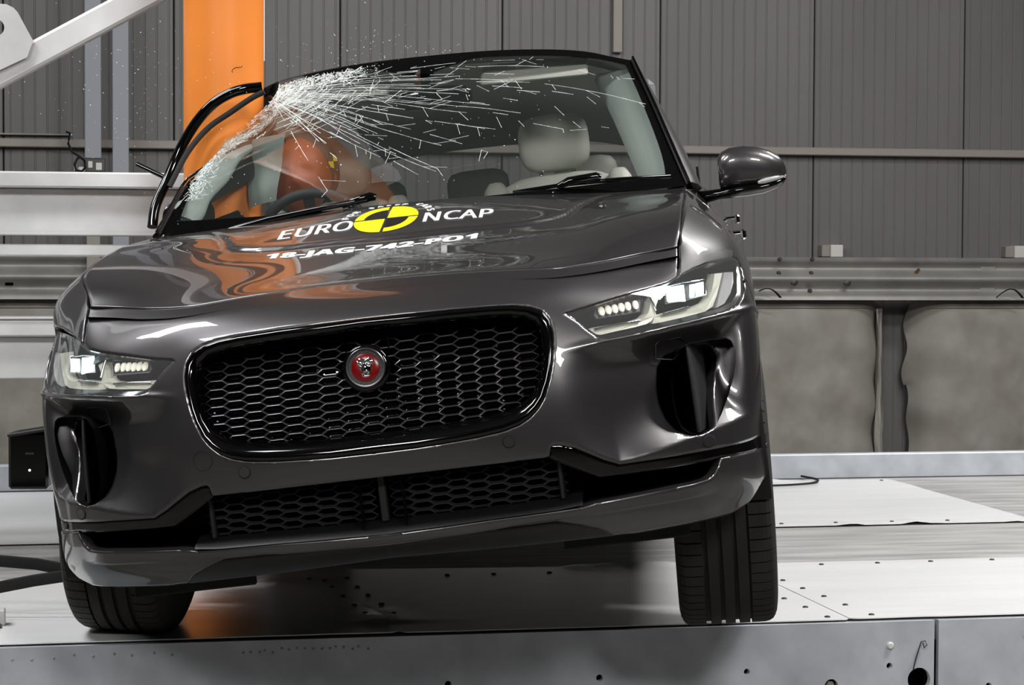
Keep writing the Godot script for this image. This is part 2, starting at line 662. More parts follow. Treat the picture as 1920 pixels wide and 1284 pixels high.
func make_materials() -> void:
	var m := mat("paint", Color(0.29, 0.281, 0.283), 0.34, 0.75)
	m.clearcoat_enabled = true
	m.clearcoat = 1.0
	m.clearcoat_roughness = 0.02
	mat("gloss_black", Color(0.02, 0.02, 0.022), 0.08)
	mat("satin_black", Color(0.06, 0.058, 0.058), 0.45)
	mat("matt_black", Color(0.035, 0.035, 0.035), 0.8)
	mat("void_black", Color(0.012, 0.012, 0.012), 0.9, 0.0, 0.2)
	mat("dark_trim", Color(0.12, 0.115, 0.115), 0.5)
	mat("grille_satin", Color(0.34, 0.33, 0.34), 0.32, 0.8)
	mat("chrome", Color(0.86, 0.86, 0.87), 0.07, 1.0)
	mat("rubber", Color(0.17, 0.165, 0.155), 0.75, 0.0, 0.35)
	mat("rim_alloy", Color(0.5, 0.5, 0.51), 0.3, 1.0)
	mat("badge_red", Color(0.45, 0.02, 0.03), 0.25)
	mat("cream", Color(0.66, 0.66, 0.62), 0.6)
	mat("airbag", Color(0.50, 0.54, 0.51), 0.8)
	mat("interior_dark", Color(0.10, 0.10, 0.105), 0.7)
	mat("grey_trim", Color(0.40, 0.41, 0.42), 0.7)
	mat("drl", Color(0.78, 0.78, 0.72), 0.3)
	mat("indicator", Color(0.62, 0.62, 0.62), 0.25)
	mat("white_decal", Color(0.93, 0.93, 0.93), 0.4)
	mat("yellow_decal", Color(0.95, 0.88, 0.05), 0.4)
	mat("black_decal", Color(0.05, 0.045, 0.04), 0.35)
	m = mat("led", Color(0.9, 0.95, 1.0), 0.2)
	m.emission_enabled = true
	m.emission = Color(0.88, 1.0, 0.97)
	m.emission_energy_multiplier = 3.0
	m = mat("led_row", Color(0.85, 0.85, 0.8), 0.15)
	m.emission_enabled = true
	m.emission = Color(1.0, 0.97, 0.88)
	m.emission_energy_multiplier = 0.35
	m = mat("lens_glass", Color(1, 1, 1, 0.04), 0.02)
	m.transparency = BaseMaterial3D.TRANSPARENCY_ALPHA
	m = mat("window_glass", Color(0.5, 0.56, 0.53, 0.035), 0.02)
	m.transparency = BaseMaterial3D.TRANSPARENCY_ALPHA
	m = mat("privacy_glass", Color(0.06, 0.065, 0.07, 0.45), 0.03)
	m.transparency = BaseMaterial3D.TRANSPARENCY_ALPHA
	m = mat("crack", Color(0.95, 0.97, 0.96), 0.35)
	m = mat("orange", Color(0.92, 0.53, 0.20), 0.42)
	tri_tex(m, noise_tex(11, 0.006, Color(0.93, 0.93, 0.93), Color(1, 1, 1), 4), Vector3(0.7, 0.7, 0.7))
	m = mat("rig_white", Color(0.86, 0.87, 0.87), 0.42)
	tri_tex(m, noise_tex(12, 0.008, Color(0.9, 0.9, 0.9), Color(1, 1, 1), 5), Vector3(0.9, 0.9, 0.9))
	m = mat("sled_steel", Color(0.76, 0.775, 0.80), 0.5, 0.15)
	tri_tex(m, noise_tex(13, 0.012, Color(0.84, 0.84, 0.84), Color(1, 1, 1), 6), Vector3(0.8, 0.8, 0.8))
	m = mat("galvanised", Color(0.66, 0.65, 0.63), 0.5, 0.3)
	tri_tex(m, noise_tex(14, 0.01, Color(0.78, 0.78, 0.78), Color(1, 1, 1), 5), Vector3(0.5, 0.5, 0.5))
	m = mat("deck", Color(0.74, 0.735, 0.725), 0.55)
	tri_tex(m, noise_tex(15, 0.016, Color(0.74, 0.74, 0.74), Color(1, 1, 1), 6), Vector3(0.16, 0.5, 1.1))
	m = mat("sheet", Color(0.93, 0.93, 0.925), 0.24)
	tri_tex(m, noise_tex(16, 0.01, Color(0.955, 0.955, 0.955), Color(1, 1, 1), 5), Vector3(0.15, 0.6, 0.9))
	m = mat("wall_panel", Color(0.425, 0.415, 0.408), 0.5)
	tri_tex(m, noise_tex(17, 0.006, Color(0.9, 0.9, 0.9), Color(1, 1, 1), 4), Vector3(0.3, 0.1, 0.3))
	mat("wall_trim", Color(0.56, 0.53, 0.50), 0.5)
	mat("seam_dark", Color(0.38, 0.37, 0.36), 0.8)
	mat("post_grey", Color(0.55, 0.56, 0.585), 0.5)
	m = mat("bag", Color(0.605, 0.595, 0.575), 0.85)
	tri_tex(m, noise_tex(18, 0.009, Color(0.82, 0.80, 0.76), Color(1, 1, 1), 5), Vector3(0.6, 0.6, 0.6))
	m = mat("concrete", Color(0.47, 0.46, 0.44), 0.7)
	tri_tex(m, noise_tex(19, 0.008, Color(0.75, 0.75, 0.75), Color(1, 1, 1), 6), Vector3(0.3, 0.3, 0.3))
	mat("ceiling_grey", Color(0.42, 0.42, 0.42), 0.8)
	mat("far_wall", Color(0.30, 0.30, 0.30), 0.8)
	mat("plastic_white", Color(0.8, 0.79, 0.77), 0.5)
	mat("strap", Color(0.055, 0.055, 0.06), 0.85)
	m = mat("lamp_glow", Color(1, 1, 1), 0.5)
	m.emission_enabled = true
	m.emission = Color(1.0, 0.98, 0.95)
	m.emission_energy_multiplier = 6.0
	mat("skin_orange", Color(0.56, 0.26, 0.12), 0.55)
	mat("bolt", Color(0.30, 0.29, 0.28), 0.5, 0.5)
	mat("rust", Color(0.35, 0.22, 0.10), 0.9)


# ------------------------------------------------------------------ lamps
func lamp_bank(at: Vector3, size: Vector2, energy: float, aim: Vector3, c: Color, label: String) -> void:
	var t := Transform3D(Basis.looking_at(aim - at, Vector3.FORWARD), at)
	var o := thing("lamp_bank", label, "lamp", t)
	put("housing", B.new().box(Vector3(0, 0, 0.09), Vector3(size.x + 0.1, size.y + 0.1, 0.12), 0.01), M.dark_trim, o)
	put("diffuser", B.new().box(Vector3(0, 0, 0.02), Vector3(size.x, size.y, 0.02), 0.003), M.lamp_glow, o)
	for s in [-1.0, 1.0]:
		var top := t.affine_inverse() * Vector3(at.x + s * size.x * 0.4, 7.95, at.z)
		put("hanger", B.new().tube(PackedVector3Array([Vector3(s * size.x * 0.4, 0, 0.15), top]), 0.02, 8), M.dark_trim, o)
	var l := AreaLight3D.new()
	l.name = "lamp_light"
	l.area_size = size
	l.area_normalize_energy = true
	l.light_energy = energy
	l.light_color = c
	l.area_range = 40.0
	l.area_attenuation = 2.0
	l.shadow_enabled = true
	l.position = Vector3(0, 0, -0.01)
	o.add_child(l, true)


# ------------------------------------------------------------------ the hall
func structure(called: String, b: B, m: Material, at := Transform3D.IDENTITY) -> MeshInstance3D:
	var o := put(called, b, m, self, at)
	o.set_meta("kind", "structure")
	return o


func build_hall() -> void:
	structure("floor", B.new().box(Vector3(-2, FLOOR_Y - 0.15, 16), Vector3(30, 0.3, 36)), M.concrete, hall_at)
	structure("ceiling", B.new().box(Vector3(-2, 8.1, 16), Vector3(30, 0.2, 36)), M.ceiling_grey, hall_at)
	structure("wall_left", B.new().box(Vector3(-16.9, 3.75, 16), Vector3(0.2, 8.6, 36)), M.far_wall, hall_at)
	structure("wall_right", B.new().box(Vector3(12.9, 3.75, 16), Vector3(0.2, 8.6, 36)), M.far_wall, hall_at)
	structure("wall_front", B.new().box(Vector3(-2, 3.75, 33.9), Vector3(30, 8.6, 0.2)), M.far_wall, hall_at)
	# back wall: a backing and ribbed steel panels, each a piece of its own
	var wall := structure("wall_back", B.new().box(Vector3(-2, 3.75, -0.16), Vector3(30, 8.6, 0.2)), M.seam_dark, hall_at)
	var pb := B.new()
	var w := 1.15
	var prof := PackedVector2Array()
	prof.push_back(Vector2(0.004, -0.03))
	prof.push_back(Vector2(0.004, -0.006))
	prof.push_back(Vector2(0.010, 0.0))
	for k in 14:
		var x := 0.04 + k * 0.0822
		prof.append_array(PackedVector2Array([Vector2(x, 0.0), Vector2(x + 0.004, -0.0035), Vector2(x + 0.010, -0.0035), Vector2(x + 0.014, 0.0)]))
	prof.push_back(Vector2(w - 0.010, 0.0))
	prof.push_back(Vector2(w - 0.004, -0.006))
	prof.push_back(Vector2(w - 0.004, -0.03))
	pb.grp = -1
	for k in prof.size() - 1:
		var a := prof[k]
		var c := prof[k + 1]
		pb.quad(Vector3(a.x, FLOOR_Y, a.y), Vector3(c.x, FLOOR_Y, c.y), Vector3(c.x, 8.0, c.y), Vector3(a.x, 8.0, a.y), Vector3(a.y - c.y, 0, c.x - a.x))
	var pm := pb.mesh()
	for k in range(-12, 8): inst("wall_panel", pm, M.wall_panel, wall, Transform3D(Basis.IDENTITY, Vector3(k * w, 0, 0)))
	# rails and cover strips on the wall
	structure("trim_1", B.new().box(Vector3(1.5, 1.815, 0.04), Vector3(9.0, 0.056, 0.08), 0.006), M.wall_trim, hall_at)
	structure("trim_2", B.new().box(Vector3(-8.8, 1.802, 0.04), Vector3(11.55, 0.058, 0.08), 0.006), M.wall_trim, hall_at)
	structure("trim_3", B.new().box(Vector3(-9.0, 1.862, 0.03), Vector3(5.1, 0.012, 0.05), 0.003), M.wall_trim, hall_at)
	structure("trim_4", B.new().box(Vector3(-2.626, 5.25, 0.03), Vector3(0.068, 5.5, 0.06), 0.005), M.wall_trim, hall_at)
	# guard rail on posts along the wall
	var gr := thing("guard_rail", "galvanised corrugated steel guard rail running along the back wall above the padded bags", "guard rail", hall_at)
	var wp := PackedVector2Array()
	for k in 33:
		var t := k / 32.0
		wp.push_back(Vector2(0.745 + t * 0.303, 0.405 + 0.042 * cos(t * TAU * 2.0) * (1.0 if k > 2 and k < 30 else 0.6)))
	var rb := B.new()
	for face in [0.0, -0.006]:
		var P := []
		for x in [-14.0, -7.0, -3.3, 0.0, 5.0, 9.0]:
			var r := PackedVector3Array()
			for q in wp: r.push_back(Vector3(x, q.x, q.y + face))
			P.append(r)
		rb.grid(P, Vector3(0, 0, 1 if face == 0.0 else -1))
		rb.grp += 1
	put("rail_sheet", rb, M.galvanised, gr)
	for x in [-12.0, -9.0, -6.0, -3.0, 0.05, 3.0, 6.0]:
		put("rail_bracket", B.new().box(Vector3(x, 0.90, 0.19), Vector3(0.12, 0.2, 0.36), 0.008), M.galvanised, gr)
	for q in [[-1.532, 1.033], [-1.293, 1.034], [-1.531, 0.935], [-1.292, 0.936], [-1.421, 0.871], [-1.291, 0.811], [-1.028, 0.869]]:
		var big: bool = q[0] == -1.421 or q[0] == -1.028
		put("rail_bolt", B.new().lathe(PackedVector2Array([Vector2(0.026 if big else 0.014, -0.02), Vector2(0.026 if big else 0.014, 0.004), Vector2(0.012 if big else 0.007, 0.012), Vector2(0, 0.012)]), Transform3D(Basis(Vector3.RIGHT, PI / 2), Vector3(q[0], q[1], 0.415 + 0.03 * cos((q[1] - 0.745) / 0.303 * TAU * 2.0))), 10), M.bolt, gr)
	put("rail_slot", B.new().box(Vector3(-6.845, 0.846, 0.448), Vector3(0.055, 0.022, 0.012), 0.004), M.void_black, gr)
	put("rust_patch", B.new().prism(pv([-0.53, 0.92, -0.50, 0.925, -0.478, 0.965, -0.487, 0.972, -0.512, 0.948]), 0.38, 0.4065), M.rust, gr)
	# straps that loop out over the top of the bags
	for q in [[-1.70, -1.545, "short dark strap curling down over the guard rail beside the car"], [0.06, 0.26, "thin dark strap arching over the guard rail at the right edge"]]:
		var sp := PackedVector3Array()
		for k in 13:
			var t := k / 12.0
			sp.push_back(Vector3(lerpf(q[0], q[1], t), 0.765 + 0.062 * sin(PI * (0.25 + 0.75 * t if q[0] < 0.0 else t)), 0.50 + 0.03 * sin(PI * t)))
		tag(put("strap", B.new().tube(sp, 0.009, 6, Vector2(1.6, 0.5)), M.strap, self, hall_at), q[2], "strap")
	# padded bags
	var bags := [[-2.86, -0.69, "big cream fabric barrier bag seen just right of the front tyre"], [-0.47, 1.72, "big cream fabric barrier bag at the right edge of the photo"], [-5.05, -2.9, "big cream fabric barrier bag hidden mostly behind the car"], [-7.25, -5.1, "big cream fabric barrier bag seen under the white rig at the left"]]
	for k in bags.size(): bag(bags[k][0], bags[k][1], bags[k][2], 40 + k)
	# junction boxes above the rail
	for q in [[-1.08, 1.10, "double white junction box above the guard rail"], [0.33, 1.10, "white junction box above the guard rail at the right edge"]]:
		var jb := thing("junction_box", q[2], "junction box", hall_at * Transform3D(Basis.IDENTITY, Vector3(q[0], q[1], 0)))
		put("box_small", B.new().box(Vector3(0, -0.005, 0.045), Vector3(0.06, 0.085, 0.09), 0.005), M.wall_trim, jb)
		put("box_large", B.new().box(Vector3(0.075, -0.005, 0.06), Vector3(0.094, 0.09, 0.12), 0.005), M.plastic_white, jb)
	# steel posts with a socket, before the wall at the left
	var posts := [[-6.295, 1.683, "grey steel post that ends above the double wall socket"], [-6.114, 0.2, "grey steel post just right of the wall socket"]]
	for q in posts:
		var y0: float = q[1]
		tag(put("steel_post", B.new().box(Vector3(q[0], (y0 + 7.9) / 2.0, 0.47), Vector3(0.108, 7.9 - y0, 0.06), 0.004), M.post_grey, self, hall_at), q[2], "post")
	var lower := B.new().box(Vector3(-6.295, 0.55, 0.45), Vector3(0.09, 2.1, 0.04), 0.004)
	tag(put("socket_board", lower, M.wall_trim, self, hall_at), "pale board that carries the double wall socket", "board")
	var so := thing("wall_socket", "grey double socket with a white plug, fixed below the steel post", "socket", hall_at * Transform3D(Basis.IDENTITY, Vector3(-6.295, 1.637, 0.49)))
	put("face_plate", B.new().box(Vector3(0.01, 0, 0), Vector3(0.14, 0.088, 0.04), 0.004), M.bolt, so)
	put("outlet", B.new().box(Vector3(-0.018, 0.004, 0.021), Vector3(0.03, 0.045, 0.01), 0.003), M.plastic_white, so)
	put("outlet", B.new().box(Vector3(0.038, -0.008, 0.021), Vector3(0.04, 0.05, 0.01), 0.003), M.plastic_white, so)
	put("plug", B.new().box(Vector3(-0.075, -0.03, 0.03), Vector3(0.045, 0.035, 0.05), 0.008), M.plastic_white, so)
	var cb := PackedVector3Array()
	for q in [[-6.47, 1.855], [-6.445, 1.845], [-6.45, 1.81], [-6.455, 1.775], [-6.43, 1.72], [-6.38, 1.69], [-6.35, 1.665], [-6.345, 1.62], [-6.365, 1.595], [-6.405, 1.60], [-6.415, 1.64], [-6.395, 1.68], [-6.37, 1.685]]:
		cb.push_back(Vector3(q[0], q[1], 0.55))
	tag(put("power_cable", B.new().tube(cb, 0.009, 6), M.strap, self, hall_at), "black power cable hanging in a loop at the wall socket", "cable")


func bag(x0: float, x1: float, label: String, seed_: int) -> void:
	var n := FastNoiseLite.new()
	n.seed = seed_
	n.frequency = 1.3
	n.fractal_octaves = 3
	var o := thing("barrier_bag", label, "bag", hall_at, "cream padded bags along the back wall")
	var P := []
	var h := 1.257
	for i in 49:
		var u := i / 48.0
		var r := PackedVector3Array()
		for j in 33:
			var v := j / 32.0
			var eu := minf(u, 1.0 - u) * (x1 - x0)
			var ev := minf(v, 1.0 - v) * h
			var puff := 0.26 * (1.0 - exp(-eu / 0.09)) * (1.0 - 0.55 * exp(-ev / 0.05))
			var fold := 0.035 * exp(-eu / 0.25) * sin(v * 19.0 + u * 7.0)
			var x := lerpf(x0, x1, u) + (0.010 * sin(v * 23.0 + seed_) + 0.022 * sin(v * 7.0)) * exp(-eu / 0.07) * (1.0 if u < 0.5 else -1.0)
			var y := FLOOR_Y + v * h + (-0.05 * exp(-eu / 0.05) if v > 0.5 else 0.0)
			r.push_back(Vector3(x, y, 0.12 + puff + fold + 0.02 * n.get_noise_2d(x * 2.0, y * 0.8) + 0.012 * n.get_noise_2d(x * 6.0, y * 2.0)))
		P.append(r)
	var b := B.new().grid(P, Vector3(0, 0, 1))
	b.grp = 5
	var top := []
	for i in 49:
		top.append(PackedVector3Array([P[i][32], Vector3(P[i][32].x, P[i][32].y - 0.01, 0.08)]))
	b.grid(top, Vector3(0, 1, 0))
	put("cover", b, M.bag, o)
	var seam := PackedVector3Array()
	for i in range(2, 47): seam.push_back(P[i][30] + Vector3(0, 0.012, 0.003))
	put("seam", B.new().tube(seam, 0.005, 5), M.bag, o)
	var f := B.new()
	var F := []
	for i in 9:
		var r := PackedVector3Array()
		for j in 12:
			var v := j / 11.0
			r.push_back(Vector3(x1 + 0.015 - 0.09 * i / 8.0, FLOOR_Y + 0.08 + v * 1.1, 0.15 + 0.06 * sin(i * 1.3 + v * 5.0) + 0.20 * i / 8.0 * (1.0 - 0.4 * v)))
		F.append(r)
	f.grid(F, Vector3(0.5, 0, 1))
	put("corner_flap", f, M.bag, o)


# ------------------------------------------------------------------ the sled
func hole_panel(called: String, c: Vector3, s: Vector3, holes: Array, m: Material, parent: Node) -> void:
	var box := CSGBox3D.new()
	box.name = numbered(parent, called)
	box.size = s
	box.position = c
	box.material = m
	for h in holes:
		var cy := CSGCylinder3D.new()
		cy.radius = h[2]
		cy.height = 0.2
		cy.sides = 28
		cy.operation = CSGShape3D.OPERATION_SUBTRACTION
		cy.rotation = Vector3(PI / 2, 0, 0)
		cy.position = Vector3(h[0], h[1], c.z) - c
		box.add_child(cy)
	parent.add_child(box, true)


func build_sled() -> void:
	var sl := thing("test_sled", "raised grey steel test sled with bolted front panels that carries the car", "sled", sled_at)
	put("deck_plate", B.new().box(Vector3(2.25, -0.034, -7.93), Vector3(5.9, 0.06, 3.96), 0.004), M.deck, sl)
	hole_panel("front_panel", Vector3(0.868, -0.19, -5.935), Vector3(3.136, 0.372, 0.02), [[1.88, -0.133, 0.0085], [2.302, -0.13, 0.009], [2.391, -0.172, 0.034], [1.032, -0.139, 0.009], [1.456, -0.136, 0.0095], [2.129, -0.182, 0.02]], M.sled_steel, sl)
	hole_panel("front_panel", Vector3(3.83, -0.19, -5.935), Vector3(2.762, 0.372, 0.02), [[2.603, -0.197, 0.009]], M.sled_steel, sl)
	put("frame_beam", B.new().box(Vector3(2.25, -0.28, -6.05), Vector3(5.8, 0.36, 0.12)), M.void_black, sl)
	put("frame_beam", B.new().box(Vector3(2.25, -0.28, -9.8), Vector3(5.8, 0.36, 0.12)), M.void_black, sl)
	put("far_edge_beam", B.new().box(Vector3(2.25, 0.053, -9.955), Vector3(5.9, 0.118, 0.07), 0.006), M.sled_steel, sl)
	for x in [-0.55, 1.2, 3.2, 5.0]:
		put("sled_leg", B.new().box(Vector3(x, -0.41, -7.9), Vector3(0.12, 0.18, 3.6), 0.006), M.dark_trim, sl)
	put("panel_bolt", B.new().lathe(PackedVector2Array([Vector2(0.013, 0), Vector2(0.013, 0.012), Vector2(0.009, 0.016), Vector2(0, 0.016)]), Transform3D(Basis(Vector3.RIGHT, PI / 2), Vector3(2.131, -0.182, -5.95)), 6, 20.0), M.galvanised, sl)
	put("panel_bolt", B.new().lathe(PackedVector2Array([Vector2(0.011, 0), Vector2(0.011, 0.004), Vector2(0.007, 0.008), Vector2(0, 0.008)]), Transform3D(Basis(Vector3.RIGHT, PI / 2), Vector3(2.303, -0.072, -5.925)), 12, 20.0), M.plastic_white, sl)
	var rng := RandomNumberGenerator.new()
	rng.seed = 5
	for k in 26:
		var x := -0.13 + 0.052 * k if k < 9 else 0.47 + 0.021 * (k - 9)
		put("rivet", B.new().lathe(PackedVector2Array([Vector2(0.0045, 0), Vector2(0.003, 0.002), Vector2(0, 0.0025)]), Transform3D(Basis(Vector3.RIGHT, PI / 2), Vector3(x + rng.randf() * 0.008, -0.026 - rng.randf() * 0.012, -5.9255)), 6), M.galvanised, sl)
	put("tape_patch", B.new().box(Vector3(2.722, -0.045, -5.924), Vector3(0.03, 0.022, 0.002)), M.plastic_white, sl)
	var wire := pv3([2.372, -0.142, -5.921, 2.378, -0.11, -5.917, 2.387, -0.082, -5.917, 2.394, -0.062, -5.918, 2.404, -0.06, -5.914, 2.41, -0.072, -5.916, 2.402, -0.08, -5.915, 2.396, -0.066, -5.912])
	put("wire_tie", B.new().tube(wire, 0.0016, 5), M.matt_black, sl)
	# plastic sheets, bolted down
	sheet("white plastic floor sheet in the car's shadow left of the seam", pv([-0.68, -5.944, 0.905, -5.944, 0.832, -7.22, -0.68, -7.1]), 0.004, 51,
		[[0.77, -6.988], [0.813, -6.945], [0.819, -6.805], [0.83, -6.615], [0.841, -6.435], [0.853, -6.283], [-0.9, -6.0], [-0.4, -6.0]])
	sheet("white plastic floor sheet right of the seam under the front tyre", pv([0.902, -5.944, 2.20, -5.944, 2.21, -7.08, 0.829, -7.2]), 0.004, 52,
		[[0.89, -6.99], [0.897, -6.79], [0.907, -6.62], [0.922, -6.44], [0.932, -6.26], [1.215, -7.0], [1.367, -7.0], [1.551, -7.0], [2.125, -6.335], [2.134, -6.167], [2.137, -5.985]])
	sheet("bright white plastic floor sheet lying along the right front edge of the sled", pv([2.19, -5.944, 5.1, -5.944, 5.1, -7.08, 2.205, -7.09]), 0.006, 53,
		[[2.483, -7.018], [2.682, -7.023], [2.874, -7.03], [3.096, -7.033], [2.238, -6.686], [2.244, -6.512], [2.254, -6.345], [2.26, -6.176], [2.271, -5.99]])
	sheet("white floor sheet under the car's rear, its slanting end before the far beam", pv([-0.68, -8.03, 1.4, -8.05, 2.0, -8.085, 3.752, -8.1, 3.785, -9.766, -0.68, -9.79]), 0.005, 54,
		[[2.72, -8.15], [2.94, -8.15], [3.17, -8.15], [3.4, -8.15], [3.72, -9.7]])
	var cl := PackedVector3Array()
	for q in [[3.12, -9.5], [3.22, -9.52], [3.34, -9.58], [3.405, -9.68], [3.42, -9.77], [3.40, -9.9]]: cl.push_back(Vector3(q[0], 0.012, q[1]))
	var cl2 := PackedVector3Array()
	for k in 31: cl2.push_back(crl(cl, k / 6.0))
	tag(put("cable", B.new().tube(cl2, 0.005, 6), M.matt_black, self, sled_at), "thin black cable lying on the far white sheet beside the beam", "cable")
	var br := thing("cable_clip", "small white block standing on the sled at the left edge of the photo", "clip", Transform3D(Basis(Vector3.UP, SLED_TURN), Vector3(-1.425, 0.004, -6.1)))
	put("clip_body", B.new().box(Vector3(0, 0.022, 0), Vector3(0.06, 0.044, 0.05), 0.004), M.plastic_white, br)
	put("clip_foot", B.new().box(Vector3(-0.005, 0.004, 0.05), Vector3(0.05, 0.008, 0.04), 0.002), M.bolt, br)
	# webbing straps from the car's right side
	for q in [[pv3([-1.9, 0.155, -6.25, -1.6, 0.172, -6.25, -1.44, 0.16, -6.25, -1.34, 0.152, -6.25, -1.265, 0.138, -6.25, -1.15, 0.12, -6.22, -1.05, 0.12, -6.2]), "upper black webbing strap running left from the car's front wheel"], [pv3([-1.9, 0.03, -6.2, -1.6, 0.07, -6.2, -1.44, 0.092, -6.2, -1.34, 0.112, -6.2, -1.255, 0.125, -6.2, -1.15, 0.132, -6.2, -1.05, 0.135, -6.2]), "lower black webbing strap sloping up to the car's front wheel"]]:
		tag(put("webbing_strap", B.new().tube(q[0], 0.017, 8, Vector2(0.14, 1.0)), M.strap), q[1], "strap", "black straps at the car's right front")


func sheet(label: String, poly: PackedVector2Array, up: float, seed_: int, bolts: Array) -> void:
	var n := FastNoiseLite.new()
	n.seed = seed_
	n.frequency = 0.9
	var o := thing("floor_sheet", label, "sheet", sled_at, "white plastic sheets on the sled")
	var r := bounds(poly, 0.0)
	var step := 0.03
	var nx := int(ceil(r.size.x / step))
	var ny := int(ceil(r.size.y / step))
	var P := []
	var N := []
	var S := []
	var bb := bounds(poly, 0.4)
	for i in nx + 3:
		var row := PackedVector3Array()
		var nr := PackedVector3Array()
		var sr := PackedFloat32Array()
		for j in ny + 3:
			var q := r.position + Vector2((i - 1) * step, (j - 1) * step)
			var s := sd(poly, bb, q)
			var wav := maxf(0.0, n.get_noise_2d(q.x * 1.6, q.y * 0.5) - 0.12) * 0.05 * exp(-maxf(s, 0.0) / 0.07)
			if q.y > -6.1: wav *= 0.1
			row.push_back(Vector3(q.x, up + wav, q.y))
			nr.push_back(Vector3.UP)
			sr.push_back(s)
		P.append(row)
		N.append(nr)
		S.append(sr)
	var b := B.new()
	clip(b, P, N, S, 0.0, 0.003)
	put("sheet_surface", b, M.sheet, o)
	for q in bolts:
		put("sheet_bolt", B.new().lathe(PackedVector2Array([Vector2(0.009, 0), Vector2(0.008, 0.003), Vector2(0.004, 0.0045), Vector2(0, 0.0045)]), Transform3D(Basis.IDENTITY, Vector3(q[0], up, q[1])), 10), M.bolt, o)


# ------------------------------------------------------------------ the pole and its rig
func build_rig() -> void:
	var po := thing("impact_pole", "thick orange steel pole that the car's side is wrapped round", "pole", Transform3D(Basis.IDENTITY, Vector3(-0.916, 0.0, -7.06)))
	put("pole_tube", B.new().lathe(PackedVector2Array([Vector2(0, 0.06), Vector2(0.12, 0.06), Vector2(0.126, 0.066), Vector2(0.126, 3.6), Vector2(0, 3.6)]), Transform3D.IDENTITY, 96), M.orange, po)
	put("scuff_mark", B.new().tube(_on_pole([0.35, 1.595, 0.33, 1.60, 0.36, 1.606, 0.40, 1.609, 0.44, 1.612, 0.50, 1.611, 0.54, 1.614, 0.57, 1.612, 0.60, 1.617]), 0.0012, 4), M.rust, po)
	var at := Transform3D(Basis(Vector3.UP, SLED_TURN), Vector3(-1.0, 0, -7.5))
	var rig := thing("steel_rig", "white painted steel frame of beams behind the orange pole", "frame", at)
	var bev := 0.006
	put("top_beam", B.new().box(Vector3(-1.6, 1.2765, -0.07), Vector3(3.4, 0.053, 0.14), bev), M.rig_white, rig)
	put("top_plate", B.new().box(Vector3(-1.6, 1.175, -0.10), Vector3(3.4, 0.146, 0.08), 0.004), M.rig_white, rig)
	put("plate_flange", B.new().box(Vector3(-1.6, 1.100, -0.16), Vector3(3.4, 0.016, 0.2), 0.003), M.rig_white, rig)
	put("middle_beam", B.new().box(Vector3(-1.6, 1.042, -0.14), Vector3(3.4, 0.041, 0.12), bev), M.rig_white, rig)
	put("lower_beam", B.new().box(Vector3(-1.6, 0.784, -0.07), Vector3(3.4, 0.058, 0.14), bev), M.rig_white, rig)
	put("lower_flange", B.new().box(Vector3(-1.6, 0.8165, -0.07), Vector3(3.4, 0.007, 0.16), 0.002), M.rig_white, rig)
	put("lower_plate", B.new().box(Vector3(-1.6, 0.682, -0.09), Vector3(3.4, 0.140, 0.08), 0.004), M.rig_white, rig)
	put("rig_column", B.new().box(Vector3(-2.2, 1.6, -0.30), Vector3(0.25, 4.2, 0.25), 0.01), M.rig_white, rig)
	put("rig_column", B.new().box(Vector3(0.075, 2.63, 0.18), Vector3(0.14, 1.95, 0.1), 0.01), M.rig_white, rig)
	var a := atan2(0.151, 0.266)
	put("diagonal_brace", B.new().box(Vector3(-0.75, 1.605, -0.08), Vector3(2.6, 0.086, 0.1), 0.009, Basis(Vector3.BACK, a)), M.rig_white, rig)
	var gs := pv([-0.86, 1.56, -0.86, 1.80, -0.80, 1.842, -0.73, 1.855, -0.686, 1.853, -0.663, 1.842, -0.65, 1.828, -0.600, 1.735, -0.62, 1.68])
	var gp := CSGPolygon3D.new()
	gp.name = "gusset_plate"
	gp.polygon = gs
	gp.depth = 0.016
	gp.position = Vector3(0, 0, -0.01)
	gp.material = M.rig_white
	var hc := CSGCylinder3D.new()
	hc.radius = 0.022
	hc.height = 0.2
	hc.sides = 32
	hc.operation = CSGShape3D.OPERATION_SUBTRACTION
	hc.transform = Transform3D(Basis(Vector3.RIGHT, PI / 2).scaled(Vector3(1, 1.15, 1)), Vector3(-0.715, 1.776, 0))
	gp.add_child(hc)
	rig.add_child(gp, true)
	var eb := thing("equipment_box", "black box with a small white light, fixed to the rig beside the car", "box", at * Transform3D(Basis.IDENTITY, Vector3(-0.615, 0.35, 0.04)))
	put("box_body", B.new().box(Vector3(0.005, 0, 0), Vector3(0.13, 0.185, 0.13), 0.008, Basis(Vector3.UP, -0.15)), M.gloss_black, eb)
	put("box_lid", B.new().box(Vector3(0.005, 0.094, 0), Vector3(0.136, 0.012, 0.136), 0.003, Basis(Vector3.UP, -0.15) * Basis(Vector3.BACK, 0.16)), M.satin_black, eb)
	put("box_label", B.new().box(Vector3(0.0, 0.025, 0.068), Vector3(0.028, 0.006, 0.002), 0.0, Basis(Vector3.UP, -0.15)), M.dark_trim, eb)
	put("indicator_light", B.new().lathe(PackedVector2Array([Vector2(0.004, 0), Vector2(0.003, 0.002), Vector2(0, 0.003)]), Transform3D(Basis(Vector3.RIGHT, PI / 2), Vector3(0.0, -0.03, 0.067)), 8), M.led, eb)
	put("mounting_arm", B.new().box(Vector3(0.085, 0.16, -0.075), Vector3(0.03, 0.30, 0.03), 0.003), M.satin_black, eb)


func _on_pole(a: Array) -> PackedVector3Array:
	var r := PackedVector3Array()
	for k in range(0, a.size(), 2): r.push_back(Vector3(sin(a[k]) * 0.1265, a[k + 1], cos(a[k]) * 0.1265))
	return r


